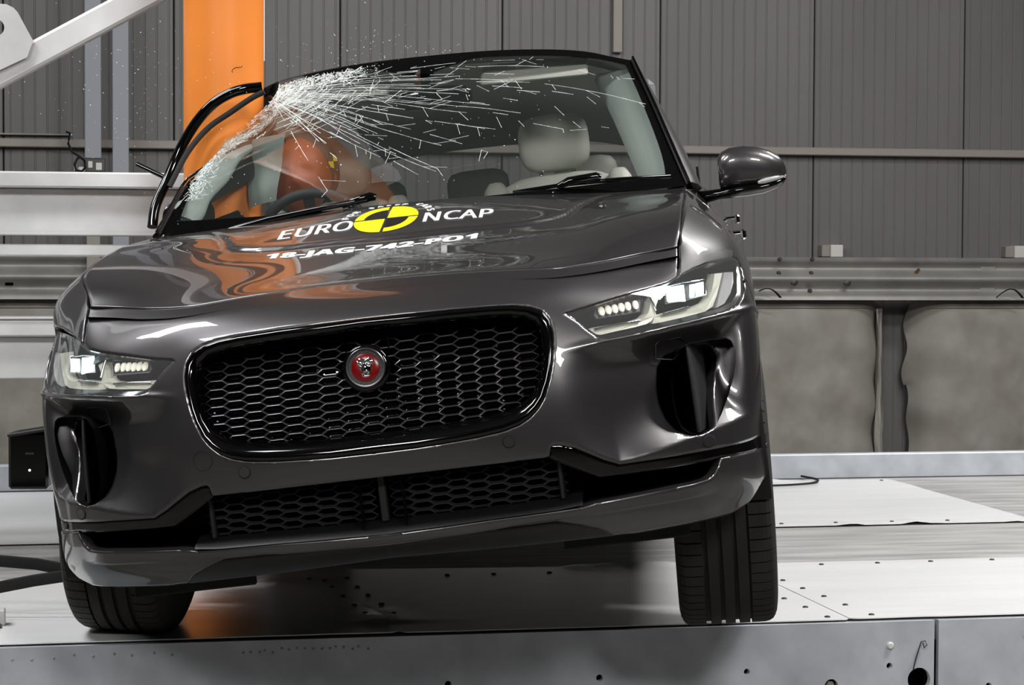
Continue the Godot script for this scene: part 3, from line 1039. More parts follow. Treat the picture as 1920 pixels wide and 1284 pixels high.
# ------------------------------------------------------------------ the car
# lower body, half: columns from the nose round to the tail, each from the sill up (x, y, z)
const BODY := [
	[0, 0.215, -0.1, 0, 0.285, -0.012, 0, 0.39, 0.008, 0, 0.5, 0.018, 0, 0.6, 0.01, 0, 0.7, -0.012, 0, 0.79, -0.048, 0, 0.85, -0.125, 0, 0.891, -0.225],
	[0.16, 0.215, -0.105, 0.16, 0.285, -0.017, 0.16, 0.39, 0.004, 0.16, 0.5, 0.014, 0.16, 0.6, 0.006, 0.16, 0.7, -0.017, 0.16, 0.79, -0.053, 0.16, 0.849, -0.128, 0.16, 0.889, -0.226],
	[0.31, 0.215, -0.12, 0.31, 0.285, -0.035, 0.31, 0.39, -0.01, 0.31, 0.5, -0.004, 0.31, 0.6, -0.012, 0.31, 0.7, -0.037, 0.31, 0.788, -0.073, 0.31, 0.845, -0.14, 0.31, 0.882, -0.23],
	[0.44, 0.215, -0.145, 0.44, 0.285, -0.062, 0.44, 0.39, -0.036, 0.44, 0.5, -0.032, 0.44, 0.6, -0.04, 0.44, 0.7, -0.068, 0.44, 0.785, -0.11, 0.445, 0.838, -0.165, 0.45, 0.873, -0.243],
	[0.56, 0.215, -0.18, 0.56, 0.285, -0.1, 0.56, 0.39, -0.075, 0.56, 0.5, -0.074, 0.56, 0.6, -0.082, 0.56, 0.7, -0.11, 0.56, 0.785, -0.165, 0.56, 0.838, -0.225, 0.56, 0.876, -0.298],
	[0.665, 0.215, -0.23, 0.67, 0.285, -0.155, 0.67, 0.39, -0.128, 0.67, 0.5, -0.128, 0.67, 0.6, -0.14, 0.67, 0.7, -0.175, 0.665, 0.785, -0.225, 0.66, 0.842, -0.295, 0.655, 0.885, -0.365],
	[0.755, 0.215, -0.29, 0.765, 0.285, -0.225, 0.765, 0.39, -0.205, 0.765, 0.5, -0.208, 0.765, 0.6, -0.225, 0.76, 0.7, -0.265, 0.752, 0.785, -0.3, 0.746, 0.848, -0.355, 0.741, 0.893, -0.41],
	[0.825, 0.215, -0.37, 0.838, 0.285, -0.312, 0.838, 0.39, -0.3, 0.838, 0.5, -0.308, 0.838, 0.6, -0.328, 0.836, 0.7, -0.362, 0.828, 0.79, -0.415, 0.8, 0.88, -0.46, 0.751, 0.935, -0.485],
	[0.87, 0.215, -0.46, 0.886, 0.285, -0.418, 0.89, 0.39, -0.432, 0.901, 0.5, -0.435, 0.904, 0.6, -0.445, 0.904, 0.7, -0.475, 0.888, 0.795, -0.535, 0.855, 0.893, -0.595, 0.76, 0.98, -0.63],
	[0.895, 0.215, -0.6, 0.915, 0.285, -0.59, 0.922, 0.39, -0.61, 0.926, 0.5, -0.62, 0.928, 0.6, -0.63, 0.926, 0.7, -0.66, 0.913, 0.8, -0.72, 0.872, 0.918, -0.78, 0.764, 1.01, -0.81],
	[0.905, 0.215, -0.95, 0.925, 0.285, -0.95, 0.93, 0.39, -0.95, 0.936, 0.5, -0.95, 0.938, 0.6, -0.96, 0.934, 0.7, -0.98, 0.922, 0.82, -1, 0.868, 0.93, -1.02, 0.769, 1.033, -1.02],
	[0.895, 0.215, -1.3, 0.915, 0.285, -1.3, 0.925, 0.39, -1.3, 0.932, 0.5, -1.3, 0.936, 0.6, -1.3, 0.934, 0.7, -1.31, 0.926, 0.84, -1.32, 0.872, 0.947, -1.31, 0.767, 1.053, -1.27],
	[0.88, 0.2, -1.8, 0.9, 0.27, -1.8, 0.915, 0.37, -1.8, 0.915, 0.5, -1.8, 0.92, 0.62, -1.8, 0.93, 0.74, -1.8, 0.92, 0.86, -1.8, 0.874, 0.955, -1.8, 0.815, 1.052, -1.8],
	[0.88, 0.2, -2.6, 0.9, 0.27, -2.6, 0.915, 0.37, -2.6, 0.91, 0.5, -2.6, 0.915, 0.62, -2.6, 0.93, 0.74, -2.6, 0.922, 0.87, -2.6, 0.88, 0.975, -2.6, 0.82, 1.075, -2.6],
	[0.88, 0.2, -3.4, 0.905, 0.27, -3.4, 0.925, 0.37, -3.4, 0.93, 0.5, -3.4, 0.938, 0.62, -3.4, 0.945, 0.75, -3.4, 0.935, 0.9, -3.4, 0.89, 1.02, -3.4, 0.815, 1.11, -3.4],
	[0.87, 0.22, -4, 0.9, 0.3, -4, 0.92, 0.4, -4, 0.93, 0.52, -4, 0.935, 0.65, -4, 0.935, 0.78, -4, 0.92, 0.92, -4, 0.875, 1.04, -4, 0.79, 1.125, -4],
	[0.82, 0.25, -4.35, 0.86, 0.32, -4.38, 0.88, 0.42, -4.4, 0.885, 0.54, -4.4, 0.885, 0.66, -4.4, 0.88, 0.8, -4.4, 0.86, 0.94, -4.4, 0.82, 1.05, -4.38, 0.75, 1.12, -4.36],
	[0.68, 0.26, -4.5, 0.72, 0.33, -4.56, 0.75, 0.43, -4.6, 0.76, 0.55, -4.61, 0.76, 0.68, -4.61, 0.75, 0.82, -4.6, 0.73, 0.95, -4.57, 0.69, 1.05, -4.53, 0.62, 1.11, -4.49],
	[0.4, 0.26, -4.56, 0.4, 0.33, -4.62, 0.4, 0.43, -4.67, 0.4, 0.55, -4.68, 0.4, 0.68, -4.68, 0.4, 0.82, -4.66, 0.4, 0.95, -4.62, 0.4, 1.05, -4.58, 0.38, 1.11, -4.53],
	[0, 0.26, -4.57, 0, 0.33, -4.63, 0, 0.43, -4.68, 0, 0.55, -4.69, 0, 0.68, -4.69, 0, 0.82, -4.67, 0, 0.95, -4.63, 0, 1.05, -4.59, 0, 1.11, -4.54]]
# bonnet, half: columns from the middle out, each from the front edge back
const BONNET := [
	[0, 0.877, -0.203, 0, 0.891, -0.225, 0, 0.921, -0.42, 0, 0.96, -0.62, 0, 0.999, -0.79, 0, 1.038, -0.93, 0, 1.067, -1.05, 0, 1.078, -1.16],
	[0.16, 0.875, -0.204, 0.16, 0.889, -0.226, 0.16, 0.9197, -0.42, 0.16, 0.9599, -0.62, 0.16, 0.9977, -0.79, 0.16, 1.036, -0.93, 0.16, 1.064, -1.05, 0.16, 1.077, -1.166],
	[0.31, 0.868, -0.208, 0.31, 0.882, -0.23, 0.31, 0.9157, -0.42, 0.31, 0.958, -0.62, 0.31, 0.9928, -0.79, 0.31, 1.028, -0.93, 0.31, 1.052, -1.05, 0.31, 1.069, -1.182],
	[0.45, 0.859, -0.221, 0.45, 0.873, -0.243, 0.455, 0.9124, -0.421, 0.455, 0.958, -0.62, 0.455, 0.9901, -0.79, 0.455, 1.018, -0.93, 0.455, 1.04, -1.05, 0.455, 1.06, -1.204],
	[0.56, 0.862, -0.276, 0.56, 0.876, -0.298, 0.562, 0.9207, -0.4417, 0.562, 0.9677, -0.6235, 0.562, 0.9999, -0.79, 0.562, 1.022, -0.93, 0.562, 1.041, -1.05, 0.562, 1.059, -1.227],
	[0.655, 0.871, -0.343, 0.655, 0.885, -0.365, 0.66, 0.9293, -0.4639, 0.66, 0.975, -0.6274, 0.66, 1.006, -0.79, 0.66, 1.024, -0.93, 0.66, 1.041, -1.05, 0.66, 1.057, -1.248],
	[0.741, 0.879, -0.388, 0.741, 0.893, -0.41, 0.751, 0.938, -0.487, 0.758, 0.981, -0.632, 0.762, 1.009, -0.79, 0.765, 1.024, -0.93, 0.767, 1.037, -1.05, 0.765, 1.053, -1.27]]

# outlines on the front, x and y in metres, for x >= 0
const GRILLE := [-0.05, 0.806, 0.1, 0.805, 0.2, 0.803, 0.30, 0.799, 0.35, 0.795, 0.39, 0.786, 0.418, 0.772, 0.433, 0.75, 0.438, 0.72, 0.437, 0.70, 0.433, 0.672, 0.4275, 0.645, 0.418, 0.612, 0.402, 0.5735, 0.386, 0.552, 0.366, 0.5345, 0.34, 0.521, 0.304, 0.5115, 0.256, 0.506, 0.2, 0.502, 0.1, 0.498, -0.05, 0.497]
const GRILLE_IN := [-0.05, 0.775, 0.1, 0.774, 0.2, 0.772, 0.30, 0.768, 0.34, 0.763, 0.37, 0.756, 0.391, 0.745, 0.402, 0.729, 0.405, 0.71, 0.404, 0.69, 0.402, 0.667, 0.3985, 0.643, 0.391, 0.617, 0.377, 0.592, 0.362, 0.577, 0.345, 0.566, 0.322, 0.557, 0.29, 0.5505, 0.25, 0.546, 0.2, 0.543, 0.1, 0.540, -0.05, 0.539]
const LAMP_EDGE := [0.440, 0.7595, 0.498, 0.767, 0.551, 0.775, 0.591, 0.781, 0.677, 0.792, 0.74, 0.801, 0.768, 0.811, 0.799, 0.820, 0.837, 0.829, 0.905, 0.838, 0.966, 0.844, 1.03, 0.848, 1.075, 0.843, 1.088, 0.822, 1.055, 0.782, 1.0, 0.736, 0.957, 0.717, 0.904, 0.7078, 0.825, 0.7025, 0.753, 0.70, 0.665, 0.6965, 0.6, 0.691, 0.55, 0.6872, 0.51, 0.6875, 0.492, 0.694, 0.475, 0.713, 0.462, 0.735]
const INTAKE := [0.837, 0.642, 0.849, 0.634, 0.855, 0.61, 0.852, 0.58, 0.843, 0.546, 0.826, 0.508, 0.803, 0.467, 0.788, 0.446, 0.766, 0.4355, 0.747, 0.431, 0.725, 0.437, 0.706, 0.455, 0.697, 0.482, 0.694, 0.52, 0.695, 0.565, 0.702, 0.612, 0.722, 0.638, 0.75, 0.646, 0.80, 0.646]
const BLACK_HOLE := [-0.05, 0.439, 0.2, 0.4385, 0.398, 0.4365, 0.405, 0.463, 0.425, 0.461, 0.457, 0.450, 0.492, 0.4295, 0.522, 0.411, 0.5565, 0.395, 0.68, 0.3935, 0.79, 0.3905, 0.896, 0.384, 0.95, 0.378, 0.95, 0.352, 0.893, 0.3575, 0.791, 0.366, 0.783, 0.347, 0.77, 0.331, 0.754, 0.3235, 0.66, 0.322, 0.582, 0.320, 0.5, 0.318, 0.448, 0.3115, 0.403, 0.311, 0.257, 0.311, -0.05, 0.306]
const TRIM_PLATE := [0.402, 0.464, 0.425, 0.462, 0.457, 0.451, 0.492, 0.4305, 0.522, 0.412, 0.5565, 0.396, 0.68, 0.3945, 0.79, 0.3915, 0.896, 0.385, 0.915, 0.382, 0.915, 0.3555, 0.893, 0.357, 0.791, 0.3655, 0.736, 0.366, 0.502, 0.372, 0.45, 0.402, 0.396, 0.434]
const LOWER_OPEN := [-0.05, 0.442, 0.2, 0.4415, 0.397, 0.437, 0.45, 0.404, 0.502, 0.373, 0.736, 0.367, 0.793, 0.367, 0.785, 0.346, 0.77, 0.330, 0.754, 0.322, 0.582, 0.318, 0.448, 0.310, 0.257, 0.309, -0.05, 0.304]
const LIP_LINE := [0.0, 0.306, 0.257, 0.311, 0.403, 0.311, 0.5, 0.318, 0.66, 0.322, 0.754, 0.3235, 0.784, 0.292, 0.81, 0.277, 0.827, 0.271, 0.95, 0.268]
const LIP_LOW := [0.0, 0.284, 0.2, 0.286, 0.34, 0.293, 0.49, 0.2915, 0.61, 0.292, 0.728, 0.290, 0.75, 0.286, 0.77, 0.275, 0.795, 0.260, 0.832, 0.2555, 0.866, 0.2525, 0.95, 0.252]
const SKIRT_LOW := [0.0, 0.282, 0.393, 0.281, 0.42, 0.272, 0.446, 0.263, 0.489, 0.244, 0.515, 0.220, 0.57, 0.2165, 0.69, 0.2165, 0.80, 0.2165, 0.846, 0.232, 0.866, 0.254, 0.885, 0.275, 0.95, 0.30]


func net(a: Array) -> Array:
	var r := []
	for c in a: r.append(pv3(c))
	return r


# the sculpting of the front skin: how far it stands proud of the plain body at (x, y)
func sculpt(x: float, y: float) -> float:
	var d := 0.0
	var yc := at_y(CREASE, x)
	var yb := at_y(LEDGE, x)
	if x > 0.42 and y > yb and y < yc + 0.01:
		var deep := 0.058 * smoothstep(0.43, 0.70, x) * (1.0 - smoothstep(0.85, 0.885, x))
		var t := clampf((y - yb) / 0.13, 0.0, 1.0)
		var u := clampf((yc - 0.002 - y) / 0.06, 0.0, 1.0)
		d -= deep * t * (2.0 - t) * u * (2.0 - u)
	if x > 0.42: d += 0.005 * exp(-pow((y - yc - 0.005) / 0.007, 2.0)) * smoothstep(0.44, 0.56, x)
	var yl := at_y(LIP_FLAT, x)
	var y2 := at_y(LIP2, x)
	if y < yl + 0.03: d += 0.013 * smoothstep(y2 - 0.005, y2 + 0.003, y) * (1.0 - smoothstep(yl + 0.004, yl + 0.03, y)) * (1.0 - smoothstep(0.70, 0.785, x))
	return d


var CREASE := pv([0.40, 0.668, 0.46, 0.672, 0.59, 0.682, 0.72, 0.690, 0.81, 0.695, 0.95, 0.700])
var LEDGE := pv([0.40, 0.470, 0.46, 0.452, 0.5565, 0.400, 0.68, 0.420, 0.747, 0.433, 0.95, 0.46])
var LIP_FLAT := pv([0.0, 0.306, 0.257, 0.311, 0.403, 0.311, 0.5, 0.318, 0.66, 0.322, 0.95, 0.326])
var LIP2 := pv([0.0, 0.284, 0.2, 0.286, 0.34, 0.293, 0.49, 0.2915, 0.61, 0.292, 0.95, 0.286])


func pair(b: B, warp := true) -> B:
	var r := b.bent(1.0, warp)
	var l := b.bent(-1.0, warp)
	for t in l.g.size():
		r.p.push_back(l.p[t * 3])
		r.p.push_back(l.p[t * 3 + 1])
		r.p.push_back(l.p[t * 3 + 2])
		r.g.push_back(l.g[t])
	return r


func build_car() -> void:
	car = thing("car", "dark grey metallic car with a shattered windscreen, tilted sideways against the orange pole", "car", CAR_AT)
	var body := net(BODY)
	var us := steps(0.0, 11.0, 264)
	var vs := steps(0.0, 8.0, 168)
	var P := loft(body, us, vs, true, true)
	var N := normals(P, Vector3(0, 0, 1))
	fr = Look.new(Vector3.RIGHT, Vector3.UP, Vector3.BACK, Vector2(0, 0.16), Vector2(0.945, 0.96), 0.005, P)
	hl = Look.new(Vector3(0.8, 0, -0.6), Vector3.UP, Vector3(0.6, 0, 0.8), Vector2(0.40, 0.64), Vector2(1.2, 0.90), 0.005, P)
	# sculpted skin and how far each point is inside the bumper and the wing
	var grille := pv(GRILLE)
	var lamp := pv(LAMP_EDGE)
	var intake := pv(INTAKE)
	var black := pv(BLACK_HOLE)
	var gb := bounds(grille)
	var lb := bounds(lamp)
	var ib := bounds(intake)
	var kb := bounds(black)
	var low := pv(SKIRT_LOW)
	var D := []
	var SB := []
	var SF := []
	for i in us.size():
		var rd := PackedVector3Array()
		var sb := PackedFloat32Array()
		var sf := PackedFloat32Array()
		for j in vs.size():
			var q: Vector3 = P[i][j]
			var xy := Vector2(q.x, q.y)
			var front := q.z > -0.75
			rd.push_back(q + N[i][j] * (sculpt(q.x, q.y) if front and q.y < 0.73 else 0.0))
			var s := 0.03
			if front:
				s = minf(s, minf(-sd(grille, gb, xy), -sd(black, kb, xy)))
				s = minf(s, minf(-sd(intake, ib, xy), -sd(lamp, lb, hl.flat(q))))
				s = minf(s, (q.y - at_y(low, q.x)))
			var arch := Vector2(q.z + 0.875, q.y - 0.375).length() - 0.402
			var top := (7.965 - vs[j]) * 0.09
			var cutf := (0.738 + (q.y - 0.815) * 0.06 - q.x) if q.y > 0.79 else q.z + 0.60
			sb.push_back(minf(minf(s, arch), minf(minf(cutf - 0.002, top), 0.03)))
			sf.push_back(minf(minf(s, arch), minf(minf(-cutf - 0.002, top), minf(q.z + 1.325, q.y - 0.22))))
		D.append(rd)
		SB.append(sb)
		SF.append(sf)
	var DN := normals(D, Vector3(0, 0, 1))
	var b := B.new()
	clip(b, D, DN, SB, 0.003, 0.022)
	var bumper := inst("front_bumper", pair(b).mesh(), M.paint, car)
	bumper_details(bumper)
	b = B.new()
	clip(b, D, DN, SF, 0.003, 0.022)
	for sg in [1.0, -1.0]: part("front_wing", b, M.paint, sg)
	front_end()
	for sg in [1.0, -1.0]: headlight(sg)
	bonnet()
	greenhouse(body)
	interior()
	for sg in [1.0, -1.0]: mirror(sg)
	wheels()


func ring_on(c: Vector2, r: float, n := 20) -> PackedVector2Array:
	var a := PackedVector2Array()
	for k in n: a.push_back(c + Vector2(cos(TAU * k / n), sin(TAU * k / n)) * r)
	return a


func bumper_details(bumper: Node3D) -> void:
	# parking sensors, washer covers, the tow eye cover, camera holes
	for q in [[0.311, 0.485], [0.767, 0.412]]:
		for sg in [1.0, -1.0]:
			var b := B.new()
			fr.plate(b, ring_on(Vector2(q[0], q[1]), 0.0125), 0.0035, 0.01)
			var o := part("parking_sensor", b, M.paint, sg, true, bumper)
			var r := B.new()
			fr.band(r, ring_on(Vector2(q[0], q[1]), 0.0155), ring_on(Vector2(q[0], q[1]), 0.0128), 0.0012, 0.0022)
			part("sensor_gap", r, M.matt_black, sg, true, bumper)
	var wc := pv([0.665, 0.622, 0.706, 0.613, 0.737, 0.640, 0.736, 0.655, 0.728, 0.663, 0.677, 0.664, 0.668, 0.655])
	for sg in [1.0, -1.0]:
		var line := PackedVector3Array()
		for k in 15:
			var q := wc[k % 7].lerp(wc[(k + 1) % 7], 0.0)
			line.push_back(fr.pt(q.x, q.y, sculpt(q.x, q.y) * 1.1 + 0.001))
		part("washer_cover", B.new().tube(line.slice(0, 8), 0.0014, 5), M.matt_black if sg < 0.0 else M.dark_trim, sg, true, bumper)
	var tow := PackedVector3Array()
	for k in 33: tow.push_back(fr.pt(0.41 + 0.0235 * cos(TAU * k / 32), 0.522 + 0.0235 * sin(TAU * k / 32), 0.0))
	part("tow_eye_cover", B.new().tube(tow, 0.0013, 5), M.matt_black, -1.0, true, bumper)
	# the dark bevel over the lower grille
	var bev := B.new()
	var P := []
	for k in 25:
		var x := 0.405 * k / 24.0
		P.append(PackedVector3Array([fr.pt(x, 0.467, -0.002), fr.pt(x, 0.463, -0.0035), fr.pt(x, 0.452, -0.012), fr.pt(x, 0.440, -0.026), fr.pt(x, 0.438, -0.06)]))
	bev.grid(P, Vector3(0, -0.3, 1))
	inst("lower_bevel", pair(bev).mesh(), M.paint, bumper)
	for q in [[0.02, 0.452, 1], [0.17, 0.452, 1], [0.30, 0.452, 1], [0.17, 0.452, -1], [0.30, 0.452, -1]]:
		var h := B.new()
		h.lathe(PackedVector2Array([Vector2(0.005, 0), Vector2(0.004, 0.002), Vector2(0, 0.002)]), Transform3D(Basis(Vector3.RIGHT, PI / 2 + 0.5), fr.pt(q[0], q[1], -0.012)), 10)
		part("bevel_hole", h, M.void_black, q[2], true, bumper)


func front_end() -> void:
	# gloss black trim beside the lower grille, and the dark ducts behind every opening
	var tp := pv(TRIM_PLATE)
	var b := B.new()
	var P := []
	var N := []
	var S := []
	var bb := bounds(tp)
	for i in 121:
		var x := 0.38 + 0.54 * i / 120.0
		var r := PackedVector3Array()
		var s := PackedFloat32Array()
		var nr := PackedVector3Array()
		for j in 33:
			var y := 0.345 + 0.13 * j / 32.0
			r.push_back(fr.pt(x, y, -0.005))
			nr.push_back(Vector3(0.3 * x, 0, 1).normalized())
			s.push_back(sd(tp, bb, Vector2(x, y)))
		P.append(r)
		N.append(nr)
		S.append(s)
	clip(b, P, N, S, 0.003, 0.05)
	for sg in [1.0, -1.0]: part("bumper_trim", b, M.gloss_black, sg, false)
	var lo := pv(LOWER_OPEN)
	b = B.new()
	fr.rim(b, lo, -0.004, -0.14, -1.0)
	fr.plate(b, lo, -0.135, 0.0)
	var duct := inst("lower_duct", pair(b, false).mesh(), M.void_black, car)
	# the ledge at the foot of the lower grille
	b = B.new()
	P = []
	for k in 41:
		var x := 0.46 * k / 40.0
		P.append(PackedVector3Array([fr.pt(x, at_y(LIP_FLAT, x), 0.012), fr.pt(x, at_y(LIP_FLAT, x) + 0.006, 0.004), fr.pt(x, 0.333, -0.045), fr.pt(x, 0.338, -0.12)]))
	b.grid(P, Vector3(0, 1, 0.2))
	inst("grille_ledge", pair(b, false).mesh(), M.satin_black, car)
	b = B.new()
	var hole := Rect2(0, 0.336, 0.42, 0.096)
	honeycomb(b, 0.0445, 0.0205, -0.045, hole, PackedVector2Array(), 0.03, 0.0)
	inst("lower_grille", b.bent(1.0, false).mesh(), M.matt_black, car)
	for x in [0.0, 0.415]:
		for sg in ([1.0] if x == 0.0 else [1.0, -1.0]):
			var q := fr.pt(x, 0.385, -0.06)
			part("grille_bar", B.new().box(q, Vector3(0.02 if x == 0.0 else 0.012, 0.11, 0.05), 0.003), M.satin_black, sg, false)
	# side intakes: a duct with a blade in it
	var it := pv(INTAKE)
	b = B.new()
	fr.rim(b, it, -0.012, -0.20, -1.0)
	fr.plate(b, it, -0.19, 0.0)
	var bl := B.new()
	P = []
	for k in 13:
		var y := 0.436 + 0.208 * k / 12.0
		var x := 0.7455 - 0.004 * k / 12.0
		P.append(PackedVector3Array([fr.pt(x + 0.035, y, -0.15), fr.pt(x + 0.006, y, -0.03), fr.pt(x, y, -0.018), fr.pt(x - 0.005, y, -0.026), fr.pt(x + 0.02, y, -0.15)]))
	bl.grid(P, Vector3(0.5, 0, 1))
	for sg in [1.0, -1.0]:
		var d := part("side_intake", b, M.void_black, sg, false)
		part("intake_blade", bl, M.matt_black, sg, false, d)
	# black splitter under the lip, wheel deflectors, floor of the car
	b = B.new()
	P = []
	for k in 53:
		var x := 0.52 * k / 52.0
		var yt := at_y(pv(SKIRT_LOW), x) + 0.006
		var yb := lerpf(0.236, 0.217, x / 0.5)
		if yt < yb + 0.004: yt = yb + 0.004
		P.append(PackedVector3Array([fr.pt(x, yt, -0.02), fr.pt(x, yt, -0.004), fr.pt(x, lerpf(yt, yb, 0.35), -0.004), fr.pt(x, yb + 0.006, -0.014), fr.pt(x, yb, -0.022), fr.pt(x, yb, -0.06), Vector3(x, yb + 0.005, -0.55)]))
	b.grid(P, Vector3(0, 0, 1))
	inst("front_splitter", pair(b, false).mesh(), M.satin_black, car)
	b = B.new()
	P = []
	for k in 29:
		var x := 0.50 + 0.37 * k / 28.0
		var y := at_y(pv(SKIRT_LOW), x)
		P.append(PackedVector3Array([fr.pt(x, y + 0.002, -0.004), fr.pt(x, y - 0.002, -0.012), fr.pt(x, y, -0.03), Vector3(minf(x, 0.80), 0.22, fr.z(minf(x, 0.8), 0.25) - 0.15)]))
	b.grid(P, Vector3(0, -1, 0.2))
	for sg in [1.0, -1.0]: part("skirt_underside", b, M.matt_black, sg, false)
	for sg in [1.0, -1.0]:
		part("wheel_deflector", B.new().box(Vector3(0.54, 0.195, -0.33), Vector3(0.31, 0.04, 0.016), 0.004), M.matt_black, sg, false)
		var ar := B.new()
		var A := []
		for k in 25:
			var t := PI * (-0.12 + 1.24 * k / 24.0)
			var y := 0.375 + 0.41 * sin(t)
			var z := -0.86 + 0.41 * cos(t)
			A.append(PackedVector3Array([Vector3(0.905, y, z), Vector3(0.55, y + 0.01, z), Vector3(0.55, 0.375, -0.86)]))
		ar.grid(A, Vector3(0, -1, 0))
		part("wheel_arch_liner", ar, M.matt_black, sg, false)
	b = B.new().box(Vector3(0, 0.245, -2.45), Vector3(1.62, 0.05, 3.9), 0.01)
	part("underbody", b, M.matt_black, 1.0, false)
	part("bulkhead", B.new().box(Vector3(0, 0.56, -0.62), Vector3(1.06, 0.6, 0.5), 0.05), M.void_black, 1.0, false)
	# the big grille: a rounded gloss frame, a mesh of flat hexagons, a badge
	var go := pv(GRILLE)
	var gi := pv(GRILLE_IN)
	b = B.new()
	var rings := []
	var prof := [[0.0, -0.001], [0.02, 0.004], [0.10, 0.007], [0.30, 0.006], [0.55, 0.0], [0.78, -0.012], [0.93, -0.026], [1.0, -0.042]]
	for k in go.size():
		var r := PackedVector3Array()
		var a := go[k]
		var c := gi[k]
		if k == 0 or k == go.size() - 1:
			a.x = 0.0
			c.x = 0.0
		for q in prof:
			var m: Vector2 = a.lerp(c, q[0])
			r.push_back(fr.pt(m.x, m.y, q[1]))
		rings.append(r)
	b.grid(rings, Vector3(0, 0.2, 1))
	var frame := inst("grille_frame", pair(b).mesh(), M.gloss_black, car)
	b = B.new()
	fr.rim(b, gi, -0.04, -0.16, -1.0)
	fr.plate(b, gi, -0.155, 0.0)
	inst("grille_backing", pair(b).mesh(), M.void_black, frame)
	b = B.new()
	var inner := B.new()
	honeycomb(b, 0.0462, 0.0200, -0.040, Rect2(0, 0.53, 0.43, 0.25), Geometry2D.offset_polygon(gi, 0.006)[0], 0.0, 1.0, inner)
	inst("grille_mesh", b.bent(1.0, true).mesh(), M.grille_satin, car)
	inst("grille_cells", inner.bent(1.0, true).mesh(), M.gloss_black, car)
	badge()


# flat-topped hexagons, wider than tall; soft > 0 tips the upper rows back under the bonnet
func honeycomb(b: B, px: float, py: float, up: float, area: Rect2, inside: PackedVector2Array, tilt: float, soft: float, inner: B = null) -> void:
	var cols := int(area.size.x / px) + 1
	var rows := int(area.size.y / py) + 2
	var T := px * 0.655
	var F := px * 0.345
	var H := py * 0.5
	b.grp = -1
	for ci in range(-cols, cols + 1):
		for ri in rows:
			var cx := ci * px
			var cy := area.position.y + ri * py + (py * 0.5 if posmod(ci, 2) == 1 else 0.0)
			var c := Vector2(absf(cx), cy)
			if inside.size():
				if not Geometry2D.is_point_in_polygon(c, inside): continue
			elif not area.has_point(c) or (soft == 0.0 and absf(cx) < 0.02): continue
			if soft > 0.0 and Vector2(cx, cy - 0.692).length() < 0.05: continue
			var hx := [Vector2(T, 0), Vector2(F, H), Vector2(-F, H), Vector2(-T, 0), Vector2(-F, -H), Vector2(F, -H)]
			var o := []
			var m := []
			var d := []
			var e := []
			for q in hx:
				o.append(_mesh_pt(cx + q.x, cy + q.y, up, soft, tilt))
				m.append(_mesh_pt(cx + q.x * 0.915, cy + q.y * 0.83, up + 0.0012, soft, tilt))
				d.append(_mesh_pt(cx + q.x * 0.80, cy + q.y * 0.62, up - 0.016, soft, tilt))
				e.append(_mesh_pt(cx + q.x * 0.90, cy + q.y * 0.80, up - 0.002, soft, tilt))
			for k in 6:
				var k2 := (k + 1) % 6
				b.quad(o[k], o[k2], m[k2], m[k], Vector3(0, 0, 1))
				b.quad(m[k], m[k2], e[k2], e[k], Vector3(-hx[k].x - hx[k2].x, -hx[k].y - hx[k2].y, 0.001))
				var w := inner if inner else b
				w.grp = -1
				w.quad(e[k], e[k2], d[k2], d[k], Vector3(-hx[k].x - hx[k2].x, -hx[k].y - hx[k2].y, 0.02))
			if inner:
				for k in range(1, 5): inner.trio(d[0], d[k], d[k + 1], Vector3(0, 0, 1))
				var mid := (d[0] + d[3]) as Vector3
				var tl := _mesh_pt(cx, cy, up - 0.0115, soft, tilt)
				inner.box(tl, Vector3(F * 1.75, py * 0.17, 0.008), 0.0012, Basis(Vector3.UP, atan2(fr.z(maxf(absf(cx) - 0.01, 0.0), cy) - fr.z(absf(cx) + 0.01, cy), 0.02) * (signf(cx) if cx != 0.0 else 0.0)))


func _mesh_pt(x: float, y: float, up: float, soft: float, tilt: float) -> Vector3:
	var q := fr.pt(absf(x), minf(y, 0.79), up)
	q.x = x
	if soft > 0.0 and y > 0.705: q.z -= (y - 0.705) * 0.9
	if tilt > 0.0: q.z -= tilt * 0.0
	return q


